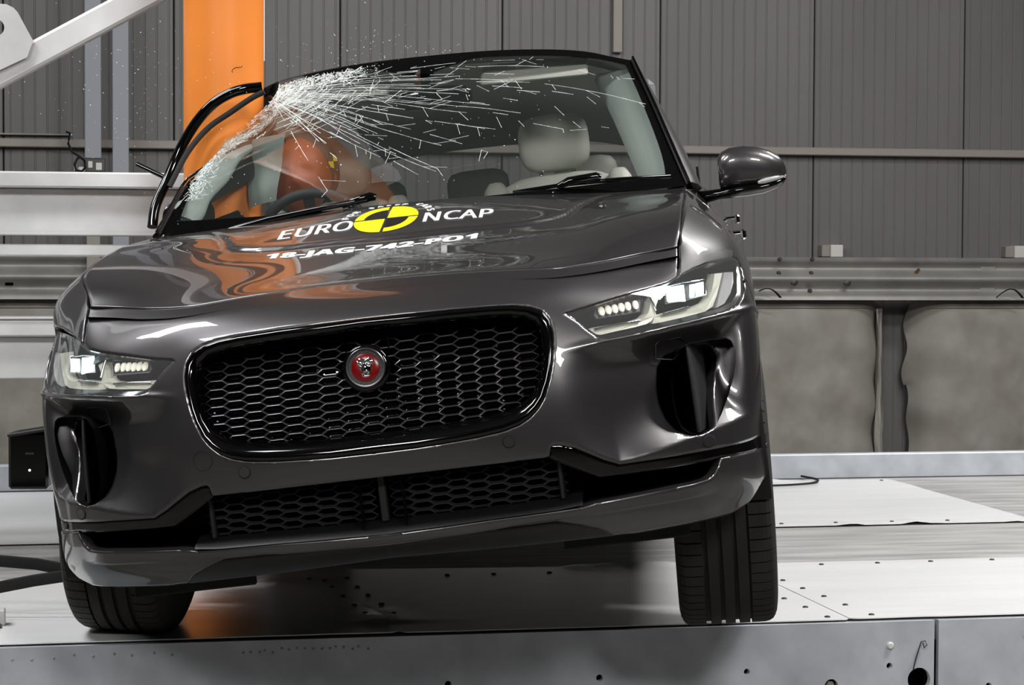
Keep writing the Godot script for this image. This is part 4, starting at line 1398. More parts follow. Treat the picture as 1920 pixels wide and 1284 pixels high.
func badge() -> void:
	var c := fr.pt(0.0, 0.692, -0.012)
	var at := Transform3D(Basis(Vector3.RIGHT, PI / 2 - 0.16), c)
	var b := B.new().lathe(PackedVector2Array([Vector2(0.056, -0.03), Vector2(0.056, -0.004), Vector2(0.053, 0.001), Vector2(0.048, 0.003), Vector2(0.0, 0.003)]), at, 40)
	var o := part("badge", b, M.gloss_black)
	part("badge_ring", B.new().lathe(PackedVector2Array([Vector2(0.0465, 0.002), Vector2(0.0465, 0.006), Vector2(0.0445, 0.008), Vector2(0.0415, 0.0075), Vector2(0.0405, 0.004)]), at, 48), M.grille_satin, 1.0, true, o)
	part("badge_band", B.new().lathe(PackedVector2Array([Vector2(0.041, 0.005), Vector2(0.0325, 0.0045)]), at, 40), M.dark_trim, 1.0, true, o)
	part("badge_disc", B.new().lathe(PackedVector2Array([Vector2(0.0335, 0.0045), Vector2(0.0325, 0.0056), Vector2(0.02, 0.0075), Vector2(0.0, 0.0085)]), at, 40), M.badge_red, 1.0, true, o)
	# raised beads round the band stand for its lettering
	var beads := B.new()
	for k in 22:
		var t := TAU * k / 22.0
		beads.box(at * Vector3(cos(t) * 0.0368, 0.0056, sin(t) * 0.0368), Vector3(0.0035, 0.0012, 0.0018), 0.0, at.basis * Basis(Vector3.UP, -t))
	part("badge_lettering", beads, M.grille_satin, 1.0, true, o)
	# the silver animal's head: a relief raised from an outline
	var head := pv([-0.004, 0.022, -0.011, 0.0235, -0.0155, 0.0205, -0.0205, 0.0155, -0.0195, 0.010, -0.017, 0.006, -0.0155, 0.000, -0.0135, -0.005, -0.0115, -0.011, -0.0115, -0.017, -0.0085, -0.021, -0.003, -0.0225, 0.003, -0.0225, 0.0085, -0.021, 0.0115, -0.017, 0.0115, -0.011, 0.0135, -0.005, 0.0155, 0.000, 0.017, 0.006, 0.0195, 0.010, 0.0205, 0.0155, 0.0155, 0.0205, 0.011, 0.0235, 0.004, 0.022, 0.0, 0.0205])
	var hb := B.new()
	var hbox := bounds(head, 0.02)
	var P := []
	var N := []
	var S := []
	for i in 45:
		var r := PackedVector3Array()
		var nr := PackedVector3Array()
		var s := PackedFloat32Array()
		for j in 51:
			var q := Vector2(-0.022 + 0.044 * i / 44.0, -0.024 + 0.049 * j / 50.0)
			var d := sd(head, hbox, q)
			var h := 0.0065 + 0.005 * (1.0 - exp(-maxf(d, 0.0) / 0.004))
			var ax := absf(q.x)
			h += 0.0045 * exp(-pow(q.x / 0.0055, 2.0) - pow((q.y + 0.002) / 0.013, 2.0))     # nose bridge
			h -= 0.0042 * exp(-pow((ax - 0.0085) / 0.003, 2.0) - pow((q.y - 0.006) / 0.0022, 2.0))  # eyes
			h += 0.0025 * exp(-pow((ax - 0.0085) / 0.005, 2.0) - pow((q.y - 0.0105) / 0.002, 2.0))  # brows
			h -= 0.0050 * exp(-pow(q.x / 0.006, 2.0) - pow((q.y + 0.0155) / 0.0028, 2.0))    # mouth
			h += 0.0025 * exp(-pow((ax - 0.005) / 0.0035, 2.0) - pow((q.y + 0.0095) / 0.003, 2.0))  # muzzle
			h -= 0.0025 * exp(-pow((ax - 0.0155) / 0.0022, 2.0) - pow((q.y - 0.0155) / 0.0025, 2.0))  # ears
			r.push_back(at * Vector3(q.x, h, -q.y))
			nr.push_back(at.basis.y)
			s.push_back(d)
		P.append(r)
		N.append(nr)
		S.append(s)
	clip(hb, P, N, S, 0.0, 0.006)
	part("badge_head", hb, M.chrome, 1.0, true, o)


func headlight(sg: float) -> void:
	var e := pv(LAMP_EDGE)
	var b := B.new()
	hl.rim(b, e, -0.016, -0.075, -1.0)
	hl.plate(b, e, -0.07, 0.0)
	var root := part("headlight", b, M.void_black, sg, false)
	# black bezel round the rim
	b = B.new()
	var o := Geometry2D.offset_polygon(e, -0.009)
	if o.size(): hl.band(b, e, B.nearest(e, o[0]), -0.010, -0.016)
	part("bezel", b, M.gloss_black, sg, false, root)
	# clear cover
	b = B.new()
	_on_lamp(b, e, -0.004, 0.006)
	part("cover_glass", b, M.lens_glass, sg, false, root)
	# light blades
	var j1 := pv([0.485, 0.7116, 0.5125, 0.7158, 0.5582, 0.7169, 0.6064, 0.7181, 0.6366, 0.7222, 0.6531, 0.7309, 0.6673, 0.7481, 0.686, 0.7704, 0.7034, 0.765, 0.6862, 0.7485, 0.6738, 0.7338, 0.6655, 0.7213, 0.6534, 0.7121, 0.6365, 0.7075, 0.6003, 0.7041, 0.5576, 0.7018, 0.5138, 0.6984, 0.4988, 0.6988])
	var j2 := pv([0.6754, 0.7336, 0.6742, 0.7251, 0.6885, 0.7239, 0.7109, 0.725, 0.7707, 0.7292, 0.82, 0.729, 0.8532, 0.7336, 0.8777, 0.7435, 0.9, 0.7607, 0.9401, 0.7992, 0.9727, 0.7975, 0.9454, 0.7759, 0.9091, 0.7458, 0.8779, 0.7226, 0.8421, 0.7136, 0.7575, 0.7089, 0.6803, 0.706, 0.6541, 0.7061, 0.6643, 0.7188])
	for j in [j1, j2]:
		b = B.new()
		hl.plate(b, j, -0.020, 0.03)
		part("light_blade", b, M.drl, sg, false, root)
	b = B.new()
	hl.plate(b, pv([0.9788, 0.7984, 1.026, 0.7958, 1.0007, 0.7706, 0.9629, 0.7458, 0.9237, 0.7247, 0.8862, 0.7176, 0.9149, 0.7452, 0.9513, 0.7753]), -0.016, 0.03)
	part("turn_signal", b, M.indicator, sg, false, root)
	# chrome strips that catch the light over the blades
	for s in [[0.497, 0.7125, 0.545, 0.7165, 0.62, 0.7175], [0.690, 0.7245, 0.73, 0.7275, 0.785, 0.7312], [0.676, 0.7745, 0.683, 0.752, 0.6755, 0.735], [0.70, 0.7935, 0.74, 0.7985, 0.765, 0.806]]:
		var l := PackedVector3Array()
		for k in 7:
			var f := k / 6.0
			var m := Vector2(lerpf(s[0], s[4], f), lerpf(s[1], s[5], f) + (s[3] - (s[1] + s[5]) / 2.0) * 4.0 * f * (1.0 - f))
			l.push_back(hl.pt(m.x, m.y, -0.017))
		part("chrome_strip", B.new().tube(l, 0.0028, 8), M.chrome, sg, false, root)
	b = B.new()
	hl.plate(b, pv([0.671, 0.7832, 0.6887, 0.7879, 0.7079, 0.787, 0.7198, 0.7814, 0.7196, 0.7669, 0.6985, 0.7716, 0.678, 0.7763]), -0.014, 0.02)
	part("chrome_brow", b, M.chrome, sg, false, root)
	# main light: framed box with a bright square and two upright emitters
	var pbx := pv([0.7409, 0.7873, 0.8051, 0.7905, 0.8969, 0.7883, 0.8762, 0.752, 0.7885, 0.7482, 0.7214, 0.7476])
	b = B.new()
	hl.plate(b, pbx, -0.030, 0.04)
	part("projector_box", b, M.satin_black, sg, false, root)
	var fl := PackedVector3Array()
	for k in 8: fl.push_back(hl.pt(pbx[k % 6].x, pbx[k % 6].y, -0.0285))
	part("projector_frame", B.new().tube(fl.slice(0, 7), 0.0022, 6), M.chrome, sg, false, root)
	for em in [[0.7444, 0.7841, 0.8014, 0.7847, 0.787, 0.7451, 0.73, 0.7515], [0.8294, 0.7818, 0.8431, 0.7824, 0.8252, 0.7532, 0.8131, 0.7526], [0.854, 0.7827, 0.8821, 0.7836, 0.8626, 0.752, 0.837, 0.752]]:
		b = B.new()
		hl.plate(b, pv(em), -0.024, 0.008)
		part("led_emitter", b, M.led, sg, false, root)
	var l := SpotLight3D.new()
	l.name = "headlight_beam"
	l.position = B.bend(hl.pt(0.77, 0.765, 0.02) * Vector3(sg, 1, 1)) if false else hl.pt(0.77, 0.765, 0.02) * Vector3(sg, 1, 1)
	l.light_energy = 0.5
	l.light_size = 0.03
	l.light_color = Color(0.92, 1.0, 0.98)
	l.spot_angle = 40.0
	l.spot_range = 30.0
	l.spot_attenuation = 2.0
	l.shadow_enabled = true
	l.rotation = Vector3(-0.06, PI, 0)
	root.add_child(l, true)
	# inner light: a dark framed row of six small lenses
	b = B.new()
	var lbx := pv([0.5322, 0.7633, 0.5378, 0.7675, 0.6574, 0.7717, 0.6573, 0.7643, 0.64, 0.7374, 0.5203, 0.7361, 0.5189, 0.743])
	hl.plate(b, lbx, -0.030, 0.02)
	part("lens_row_box", b, M.satin_black, sg, false, root)
	var fr2 := PackedVector3Array()
	for k in 8: fr2.push_back(hl.pt(lbx[k % 7].x, lbx[k % 7].y, -0.028))
	part("lens_row_frame", B.new().tube(fr2, 0.0016, 6), M.grille_satin, sg, false, root)
	for q in [[0.5406, 0.7514], [0.5588, 0.7525], [0.576, 0.7528], [0.5939, 0.7541], [0.6116, 0.7545], [0.6329, 0.7550]]:
		b = B.new()
		var n := ring_on(Vector2.ZERO, 1.0, 10)
		var poly := PackedVector2Array()
		for m in n: poly.push_back(Vector2(q[0] + m.x * 0.0068 + m.y * 0.003, q[1] + m.y * 0.0105))
		hl.plate(b, poly, -0.024, 0.006)
		part("small_lens", b, M.led_row, sg, false, root)


# a clear cover over an outline, following the body
func _on_lamp(b: B, poly: PackedVector2Array, up: float, grow: float) -> void:
	var bb := bounds(poly, 0.05)
	var P := []
	var N := []
	var S := []
	for i in 111:
		var r := PackedVector3Array()
		var nr := PackedVector3Array()
		var s := PackedFloat32Array()
		for j in 31:
			var q := Vector2(0.43 + 0.67 * i / 110.0, 0.675 + 0.185 * j / 30.0)
			r.push_back(hl.pt(q.x, q.y, up))
			nr.push_back(hl.N)
			s.push_back(sd(poly, bb, q) + grow)
		P.append(r)
		N.append(nr)
		S.append(s)
	clip(b, P, N, S, 0.0, 0.0)


# ------------------------------------------------------------------ bonnet and its lettering
func bonnet() -> void:
	var us := steps(0.0, 6.0, 96)
	var vs := steps(0.9, 7.0, 170)
	var P := loft(net(BONNET), us, vs, true, false)
	var N := normals(P, Vector3(0, 1, 0.3))
	hd = Look.new(Vector3.RIGHT, Vector3.BACK, Vector3.UP, Vector2(0, -1.29), Vector2(0.79, -0.21), 0.008, P)
	# the raised middle that ends in a crease across the bonnet
	var pl := pv([-0.1, -0.746, 0.03, -0.746, 0.17, -0.757, 0.31, -0.767, 0.37, -0.785, 0.42, -0.818, 0.452, -0.86, 0.48, -0.98, 0.53, -1.10, 0.59, -1.20, 0.60, -1.5, -0.1, -1.5])
	var pbx := bounds(pl, 0.08)
	var D := []
	var S := []
	for i in us.size():
		var r := PackedVector3Array()
		var s := PackedFloat32Array()
		for j in vs.size():
			var q: Vector3 = P[i][j]
			var d := sd(pl, pbx, Vector2(q.x, q.z))
			var h := 0.0065 * smoothstep(-0.002, 0.006, d) - 0.004 * exp(-pow((d + 0.006) / 0.012, 2.0))
			if d < -0.05: h = 0.0
			h *= 1.0 - smoothstep(0.44, 0.60, q.x)
			r.push_back(q + N[i][j] * h)
			s.push_back(minf(minf((vs[j] - 1.03) * 0.16, (5.985 - us[i]) * 0.10), (6.98 - vs[j]) * 0.12))
		D.append(r)
		S.append(s)
	var b := B.new()
	clip(b, D, normals(D, Vector3(0, 1, 0.3)), S, 0.003, 0.025)
	var o := inst("bonnet", pair(b).mesh(), M.paint, car)
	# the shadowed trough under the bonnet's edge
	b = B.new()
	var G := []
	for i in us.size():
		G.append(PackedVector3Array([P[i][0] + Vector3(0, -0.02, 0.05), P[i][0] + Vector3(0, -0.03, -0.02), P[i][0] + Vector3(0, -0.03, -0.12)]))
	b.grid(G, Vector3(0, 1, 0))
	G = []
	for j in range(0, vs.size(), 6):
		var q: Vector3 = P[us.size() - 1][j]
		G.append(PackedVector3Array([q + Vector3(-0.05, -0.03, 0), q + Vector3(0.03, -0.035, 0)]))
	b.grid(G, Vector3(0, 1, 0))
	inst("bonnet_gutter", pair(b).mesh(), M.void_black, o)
	# lettering
	lettering(o, "EURO", -0.329, -0.131, -0.844, -0.935, 0.0, 500, M.white_decal)
	lettering(o, "NCAP", 0.066, 0.251, -0.853, -0.936, 0.0, 500, M.white_decal)
	lettering(o, "18-JAG-742-PO1", -0.332, 0.224, -0.598, -0.676, 0.032, 900, M.white_decal)
	arc_lettering(o, "FOR SAFER CARS")
	# the round mark: two yellow quarters and two yellow arcs, dark quarters inside the arcs
	for q in [[PI, 1.5 * PI, 0.0, 1.0, true], [0.0, 0.5 * PI, 0.0, 1.0, true], [0.5 * PI, PI, 0.70, 1.0, true], [1.5 * PI, TAU, 0.70, 1.0, true], [0.5 * PI, PI, 0.0, 0.66, false], [1.5 * PI, TAU, 0.0, 0.66, false]]:
		b = B.new()
		b.grp = -1
		var ring := []
		for k in 17:
			var t: float = lerpf(q[0], q[1], 0.01 + 0.98 * k / 16.0)
			var row := PackedVector3Array()
			for f in [q[2], lerpf(q[2], q[3], 0.5), q[3]]:
				var off := Vector2(cos((q[0] + q[1]) / 2.0), sin((q[0] + q[1]) / 2.0)) * 0.004
				row.push_back(on_bonnet(-0.041 + cos(t) * 0.0845 * f + off.x, -0.919 - sin(t) * 0.124 * f - off.y, 0.0012 if q[4] else 0.0009))
			ring.append(row)
		b.grid(ring, Vector3(0, 1, 0))
		inst("round_mark", b.bent(1.0, true).mesh(), M.yellow_decal if q[4] else M.black_decal, o)
	# wipers and the black scuttle behind the bonnet
	b = B.new()
	G = []
	for i in range(0, us.size(), 3):
		var q: Vector3 = P[i][vs.size() - 1]
		var w := ws_pt(clampf(q.x / 0.765, 0.0, 1.0), 0.0)
		G.append(PackedVector3Array([q + Vector3(0, -0.012, 0.02), q + Vector3(0, -0.016, -0.02).lerp(Vector3(0, -0.02, -0.02), 0.5), Vector3(w.x, w.y - 0.004, w.z), w + Vector3(0, -0.03, -0.1)]))
	b.grid(G, Vector3(0, 1, 0))
	inst("scuttle", pair(b).mesh(), M.satin_black, car)
	var w1 := B.new().tube(pv3([-0.52, 1.07, -1.20, -0.40, 1.087, -1.185, -0.25, 1.098, -1.175, -0.11, 1.107, -1.175]), 0.0075, 8, Vector2(1, 1.1))
	w1.tube(pv3([-0.185, 1.098, -1.185, -0.14, 1.109, -1.18, -0.10, 1.114, -1.18, -0.085, 1.110, -1.18]), PackedFloat32Array([0.008, 0.013, 0.013, 0.009]), 8)
	part("wiper", w1, M.gloss_black, 1.0, false)
	var w2 := B.new().tube(pv3([0.30, 1.075, -1.20, 0.45, 1.080, -1.215, 0.60, 1.076, -1.25, 0.745, 1.068, -1.33]), 0.0055, 8, Vector2(1, 1.1))
	w2.tube(pv3([0.425, 1.076, -1.215, 0.46, 1.087, -1.215, 0.54, 1.091, -1.22, 0.552, 1.086, -1.22]), PackedFloat32Array([0.008, 0.013, 0.013, 0.009]), 8)
	part("wiper", w2, M.gloss_black, 1.0, false)


func on_bonnet(x: float, z: float, up: float) -> Vector3:
	var q := hd.pt(absf(x), z, 0.0)
	var n := Vector3(hd.z(maxf(absf(x) - 0.01, 0.0), z) - hd.z(absf(x) + 0.01, z), 0.02, hd.z(absf(x), z - 0.01) - hd.z(absf(x), z + 0.01)).normalized()
	# the raised middle of the bonnet carries its lettering with it
	var lift := 0.0065 * smoothstep(0.743, 0.757, -z)
	q += n * (up + lift)
	return Vector3(x, q.y, q.z)


func text_shape(txt: String, weight: int) -> Array:
	var sf := SystemFont.new()
	sf.font_names = PackedStringArray(["Droid Sans"])
	sf.font_weight = weight
	var f := sf
	var tm := TextMesh.new()
	tm.text = txt
	tm.font = f
	tm.font_size = 64
	tm.pixel_size = 0.01
	tm.depth = 0.02
	tm.curve_step = 2.0
	return [tm.get_mesh_arrays(), tm.get_aabb()]


func lettering(parent: Node, txt: String, x0: float, x1: float, z0: float, z1: float, bow: float, weight: int, m: Material) -> void:
	var ta := text_shape(txt, weight)
	var bb: AABB = ta[1]
	var b := B.new()
	b.grp = -1
	var v: PackedVector3Array = ta[0][Mesh.ARRAY_VERTEX]
	var ix: PackedInt32Array = ta[0][Mesh.ARRAY_INDEX]
	var q := PackedVector3Array()
	for p in v:
		var fx := (p.x - bb.position.x) / bb.size.x
		var fy := (p.y - bb.position.y) / bb.size.y
		q.push_back(on_bonnet(lerpf(x0, x1, fx), lerpf(z0, z1, fy) - bow * pow(2.0 * absf(fx - 0.55), 2.0), 0.0013 if p.z > 0.0 else 0.0003))
	for k in range(0, ix.size(), 3): b.tri(q[ix[k]], q[ix[k + 1]], q[ix[k + 2]])
	var bold := (x1 - x0) / txt.length() * (0.055 if weight > 600 else 0.03)
	var one := b.p.duplicate()
	for off in [Vector3(-1, 0.1, 0), Vector3(1, 0.15, 0), Vector3(0, 0.2, -0.9), Vector3(0, 0.25, 0.9)]:
		for k in range(0, one.size(), 3): b.tri(one[k] + off * Vector3(bold, 0.001, bold), one[k + 1] + off * Vector3(bold, 0.001, bold), one[k + 2] + off * Vector3(bold, 0.001, bold))
	inst("lettering", b.bent(1.0, true).mesh(), m, parent)


func arc_lettering(parent: Node, txt: String) -> void:
	var b := B.new()
	b.grp = -1
	for k in txt.length():
		if txt[k] == " ": continue
		var ta := text_shape(txt[k], 800)
		var bb: AABB = ta[1]
		var v: PackedVector3Array = ta[0][Mesh.ARRAY_VERTEX]
		var ix: PackedInt32Array = ta[0][Mesh.ARRAY_INDEX]
		var t := deg_to_rad(lerpf(164.0, 17.0, k / float(txt.length() - 1)))
		var q := PackedVector3Array()
		for p in v:
			var s := Vector2((p.x - bb.get_center().x) * 0.043, (p.y - bb.position.y) * 0.046)
			var r := 1.0 + s.y / 0.115
			var a := t - s.x / 0.118
			q.push_back(on_bonnet(-0.041 + cos(a) * 0.112 * r, -0.919 - sin(a) * 0.160 * (1.0 + s.y / 0.16), 0.0013 if p.z > 0.0 else 0.0003))
		for i in range(0, ix.size(), 3): b.tri(q[ix[i]], q[ix[i + 1]], q[ix[i + 2]])
	inst("lettering", b.bent(1.0, true).mesh(), M.white_decal, parent)


# ------------------------------------------------------------------ cabin shell
const SCREEN := [
	[0, 1.05, -1.12, 0, 1.225, -1.37, 0, 1.395, -1.64, 0, 1.545, -1.905],
	[0.29, 1.05, -1.14, 0.28, 1.224, -1.39, 0.265, 1.392, -1.655, 0.25, 1.54, -1.915],
	[0.56, 1.052, -1.22, 0.535, 1.215, -1.46, 0.505, 1.372, -1.705, 0.475, 1.517, -1.945],
	[0.775, 1.06, -1.37, 0.73, 1.20, -1.575, 0.685, 1.338, -1.785, 0.635, 1.478, -1.995]]
const ROOF := [
	[0, 1.549, -1.907, 0, 1.566, -2.2, 0, 1.568, -2.7, 0, 1.53, -3.3, 0, 1.45, -3.8, 0, 1.37, -4.15],
	[0.25, 1.544, -1.917, 0.26, 1.561, -2.2, 0.27, 1.563, -2.7, 0.26, 1.525, -3.3, 0.25, 1.445, -3.8, 0.24, 1.365, -4.14],
	[0.475, 1.521, -1.947, 0.49, 1.537, -2.2, 0.50, 1.538, -2.7, 0.48, 1.50, -3.3, 0.46, 1.425, -3.8, 0.43, 1.35, -4.12],
	[0.632, 1.478, -1.998, 0.640, 1.478, -2.2, 0.645, 1.478, -2.7, 0.63, 1.445, -3.3, 0.61, 1.385, -3.8, 0.57, 1.32, -4.1]]
const SIDE_WINDOWS := [
	[0.815, 1.056, -1.46, 0.814, 1.06, -1.462, 0.812, 1.065, -1.465],
	[0.815, 1.052, -1.75, 0.79, 1.14, -1.74, 0.745, 1.245, -1.76],
	[0.817, 1.06, -2.12, 0.752, 1.25, -2.12, 0.655, 1.442, -2.12],
	[0.82, 1.074, -2.6, 0.755, 1.265, -2.6, 0.66, 1.458, -2.6],
	[0.817, 1.10, -3.2, 0.75, 1.27, -3.2, 0.65, 1.43, -3.2],
	[0.80, 1.118, -3.7, 0.745, 1.26, -3.7, 0.64, 1.385, -3.7],
	[0.77, 1.125, -4.1, 0.71, 1.23, -4.1, 0.59, 1.315, -4.1],
	[0.68, 1.115, -4.42, 0.65, 1.17, -4.36, 0.57, 1.24, -4.28]]

var screen_net: Array


func ws_pt(t: float, s: float, up := 0.0) -> Vector3:
	if screen_net.is_empty(): screen_net = net(SCREEN)
	var a := absf(t)
	var u := a / 0.35 if a < 0.7 else 2.0 + (a - 0.7) / 0.3
	var l := PackedVector3Array()
	for c in screen_net: l.push_back(crl(c, s * 3.0))
	var q := crl(l, u, true, false)
	q += Vector3(a * 0.35, 0.78, 0.55).normalized() * up
	if t < 0.0: q.x = -q.x
	return q


func greenhouse(body: Array) -> void:
	# side panels behind the wings: front door, rear door, quarter and tail
	var us := steps(11.0, 19.0, 144)
	var vs := steps(0.0, 8.0, 80)
	var P := loft(body, us, vs, true, true)
	var N := normals(P, Vector3(1, 0, 0))
	for sec in [["front_door", -1.335, -2.52], ["rear_door", -2.53, -3.46], ["rear_quarter", -3.468, -9.0]]:
		var S := []
		for i in us.size():
			var s := PackedFloat32Array()
			for j in vs.size():
				var q: Vector3 = P[i][j]
				var arch := Vector2(q.z + 3.85, q.y - 0.39).length() - 0.41
				s.push_back(minf(minf(minf(sec[1] - q.z, q.z - sec[2]), arch if q.z > -4.4 else 0.03), minf((7.99 - vs[j]) * 0.1, 0.03)))
			S.append(s)
		var b := B.new()
		clip(b, P, N, S, 0.003, 0.02)
		for sg in [1.0, -1.0]:
			var o := part(sec[0], b, M.paint, sg)
			if sec[0] != "rear_quarter":
				var hz: float = -2.28 if sec[0] == "front_door" else -3.25
				var hx := 0.955 if sec[0] == "front_door" else 0.963
				var hy := 0.868 if sec[0] == "front_door" else 0.915
				var hb := B.new().box(Vector3(hx, hy, hz), Vector3(0.018, 0.034, 0.20), 0.006)
				hb.box(Vector3(hx - 0.02, hy + 0.008, hz + 0.085), Vector3(0.05, 0.010, 0.016), 0.002)
				hb.box(Vector3(hx - 0.02, hy + 0.008, hz - 0.085), Vector3(0.05, 0.010, 0.016), 0.002)
				part("door_handle", hb, M.chrome if sg > 0.0 else M.paint, sg, false, o)
	# roof, rear window
	us = steps(0.0, 3.0, 36)
	vs = steps(0.0, 5.0, 60)
	var R := loft(net(ROOF), us, vs, true, false)
	var b2 := B.new().grid(R, Vector3(0, 1, 0))
	var E := []
	for i in us.size():
		E.append(PackedVector3Array([R[i][0], R[i][0] + Vector3(0, -0.006, 0.006), R[i][0] + Vector3(0, -0.016, 0.002)]))
	b2.grid(E, Vector3(0, 0, 1))
	var roof := inst("roof", pair(b2).mesh(), M.gloss_black, car)
	var hlr := []
	for i in us.size():
		var r := PackedVector3Array()
		for j in range(0, vs.size(), 3): r.push_back(R[i][j] + Vector3(-0.03 * us[i] / 3.0, -0.035, -0.02))
		hlr.append(r)
	inst("headliner", pair(B.new().grid(hlr, Vector3(0, -1, 0))).mesh(), M.cream, roof)
	var T := []
	for i in us.size():
		var a: Vector3 = R[i][vs.size() - 1]
		var x := a.x * 1.08
		T.append(PackedVector3Array([a, Vector3(x, 1.25, -4.30 + 0.02 * us[i]), Vector3(x * 1.03, 1.12, -4.53 + 0.035 * us[i])]))
	inst("rear_window", pair(B.new().grid(T, Vector3(0, 0.3, -1))).mesh(), M.privacy_glass, car)
	# side windows, pillars, rail
	us = steps(0.0, 7.0, 112)
	vs = steps(0.0, 2.0, 16)
	var W := loft(net(SIDE_WINDOWS), us, vs)
	for sec in [["side_window", 0.25, 2.55, 0], ["centre_pillar", 2.55, 3.0, 1], ["side_window", 3.0, 4.55, 2], ["rear_pillar", 4.55, 7.0, 3]]:
		var g := []
		for i in us.size():
			if us[i] >= sec[1] - 1e-4 and us[i] <= sec[2] + 1e-4: g.append(W[i])
		var gb := B.new().grid(g, Vector3(1, 0, 0))
		for sg in [1.0, -1.0]:
			if sg < 0.0 and sec[3] == 0: continue
			part(sec[0], gb, M.window_glass if sec[3] == 0 else M.privacy_glass if sec[3] == 2 else M.gloss_black, sg)
	var rail := PackedVector3Array()
	for i in range(24, us.size(), 4): rail.push_back(W[i][16] + Vector3(-0.012, 0.008, 0))
	for sg in [1.0, -1.0]: part("roof_rail", B.new().tube(rail, 0.013, 10, Vector2(1.2, 1.0)), M.paint, sg)
	# windscreen, its black border, the front pillars
	var g2 := []
	var n := 48
	for i in n + 1:
		var r := PackedVector3Array()
		for j in 33: r.push_back(ws_pt(-1.0 + 2.0 * i / n, j / 32.0))
		g2.append(r)
	var scr := inst("windscreen", B.new().grid(g2, Vector3(0, 0.6, 1)).bent(1.0, true).mesh(), M.window_glass, car)
	var bo := B.new()
	for side in [-1.0, 1.0]:
		var r2 := []
		for j in 33:
			var s := j / 32.0
			var wd := 0.045 + 0.05 * exp(-s / 0.12)
			r2.append(PackedVector3Array([ws_pt(side, s, 0.0015), ws_pt(side * (1.0 - wd), s, 0.0015)]))
		bo.grid(r2, Vector3(0, 0.6, 1))
	var r3 := []
	var r4 := []
	for i in n + 1:
		var t := -1.0 + 2.0 * i / n
		r3.append(PackedVector3Array([ws_pt(t, 0.0, 0.0016), ws_pt(t, 0.055 + 0.035 * t * t, 0.0016)]))
		r4.append(PackedVector3Array([ws_pt(t, 1.0, 0.0016), ws_pt(t, 0.955 - (0.10 * smoothstep(0.25, 0.0, absf(t + 0.02))), 0.0016)]))
	bo.grid(r3, Vector3(0, 0.6, 1))
	bo.grid(r4, Vector3(0, 0.6, 1))
	inst("screen_border", bo.bent(1.0, true).mesh(), M.gloss_black, scr)
	var pi := B.new()
	var pg := []
	for j in 33:
		var s := j / 32.0
		var e := ws_pt(1.0, s)
		var o := Vector3(lerpf(0.818, 0.655, s) + 0.012 * sin(PI * s), lerpf(1.048, 1.442, s), lerpf(-1.46, -2.12, s))
		pg.append(PackedVector3Array([e + Vector3(-0.006, -0.01, -0.01), e + Vector3(0.002, 0.006, -0.002), e.lerp(o, 0.25) + Vector3(0.004, 0.013, 0.008), e.lerp(o, 0.6) + Vector3(0.008, 0.010, 0.006), o + Vector3(0.002, 0.002, 0.0), o + Vector3(-0.02, -0.012, -0.02)]))
	pi.grid(pg, Vector3(0.5, 0.5, 0.5))
	for sg in [1.0, -1.0]:
		var fp := part("front_pillar", pi, M.paint, sg)
		var tr := PackedVector3Array()
		for j in 17: tr.push_back(ws_pt(1.0, j / 16.0) + Vector3(0.008, 0.010, 0.004))
		part("pillar_trim", B.new().tube(tr, 0.0045, 6), M.gloss_black, sg, true, fp)
		# quarter panel between pillar foot and mirror
		part("mirror_sail", B.new().prism(pv([-1.46, 1.045, -1.80, 1.05, -1.74, 1.12]), -0.004, 0.004, Transform3D(Basis(Vector3(0, 0, 1), Vector3(0, 1, 0), Vector3(-1, 0, 0)), Vector3(0.812, 0, 0))), M.gloss_black, sg, true, fp)
	# the bent window frame of the right front door
	var ar := PackedVector3Array()
	var kp := pv3([-0.842, 1.09, -1.56, -0.834, 1.155, -1.60, -0.80, 1.235, -1.65, -0.757, 1.325, -1.68, -0.70, 1.40, -1.68, -0.643, 1.45, -1.68, -0.587, 1.476, -1.68, -0.541, 1.485, -1.68, -0.49, 1.487, -1.69])
	for k in 41: ar.push_back(B.twist(crl(kp, k / 5.0)))
	part("door_window_frame", B.new().tube(ar, 0.013, 10, Vector2(1.25, 1.0), Vector3(0, 0, 1)), M.gloss_black, 1.0, false)
	var ar2 := PackedVector3Array()
	var kp2 := pv3([-0.791, 1.208, -1.62, -0.733, 1.309, -1.66, -0.667, 1.377, -1.68, -0.597, 1.416, -1.68, -0.526, 1.454, -1.68, -0.483, 1.471, -1.68])
	for k in 26: ar2.push_back(B.twist(crl(kp2, k / 5.0)))
	part("door_seal", B.new().tube(ar2, 0.009, 8), M.rubber, 1.0, false)
	part("broken_trim_strip", B.new().tube(PackedVector3Array([B.twist(Vector3(-0.915, 1.292, -1.75)), B.twist(Vector3(-0.825, 1.240, -1.72))]), 0.008, 6, Vector2(1.2, 0.9)), M.gloss_black, 1.0, false)
	cracks(scr)


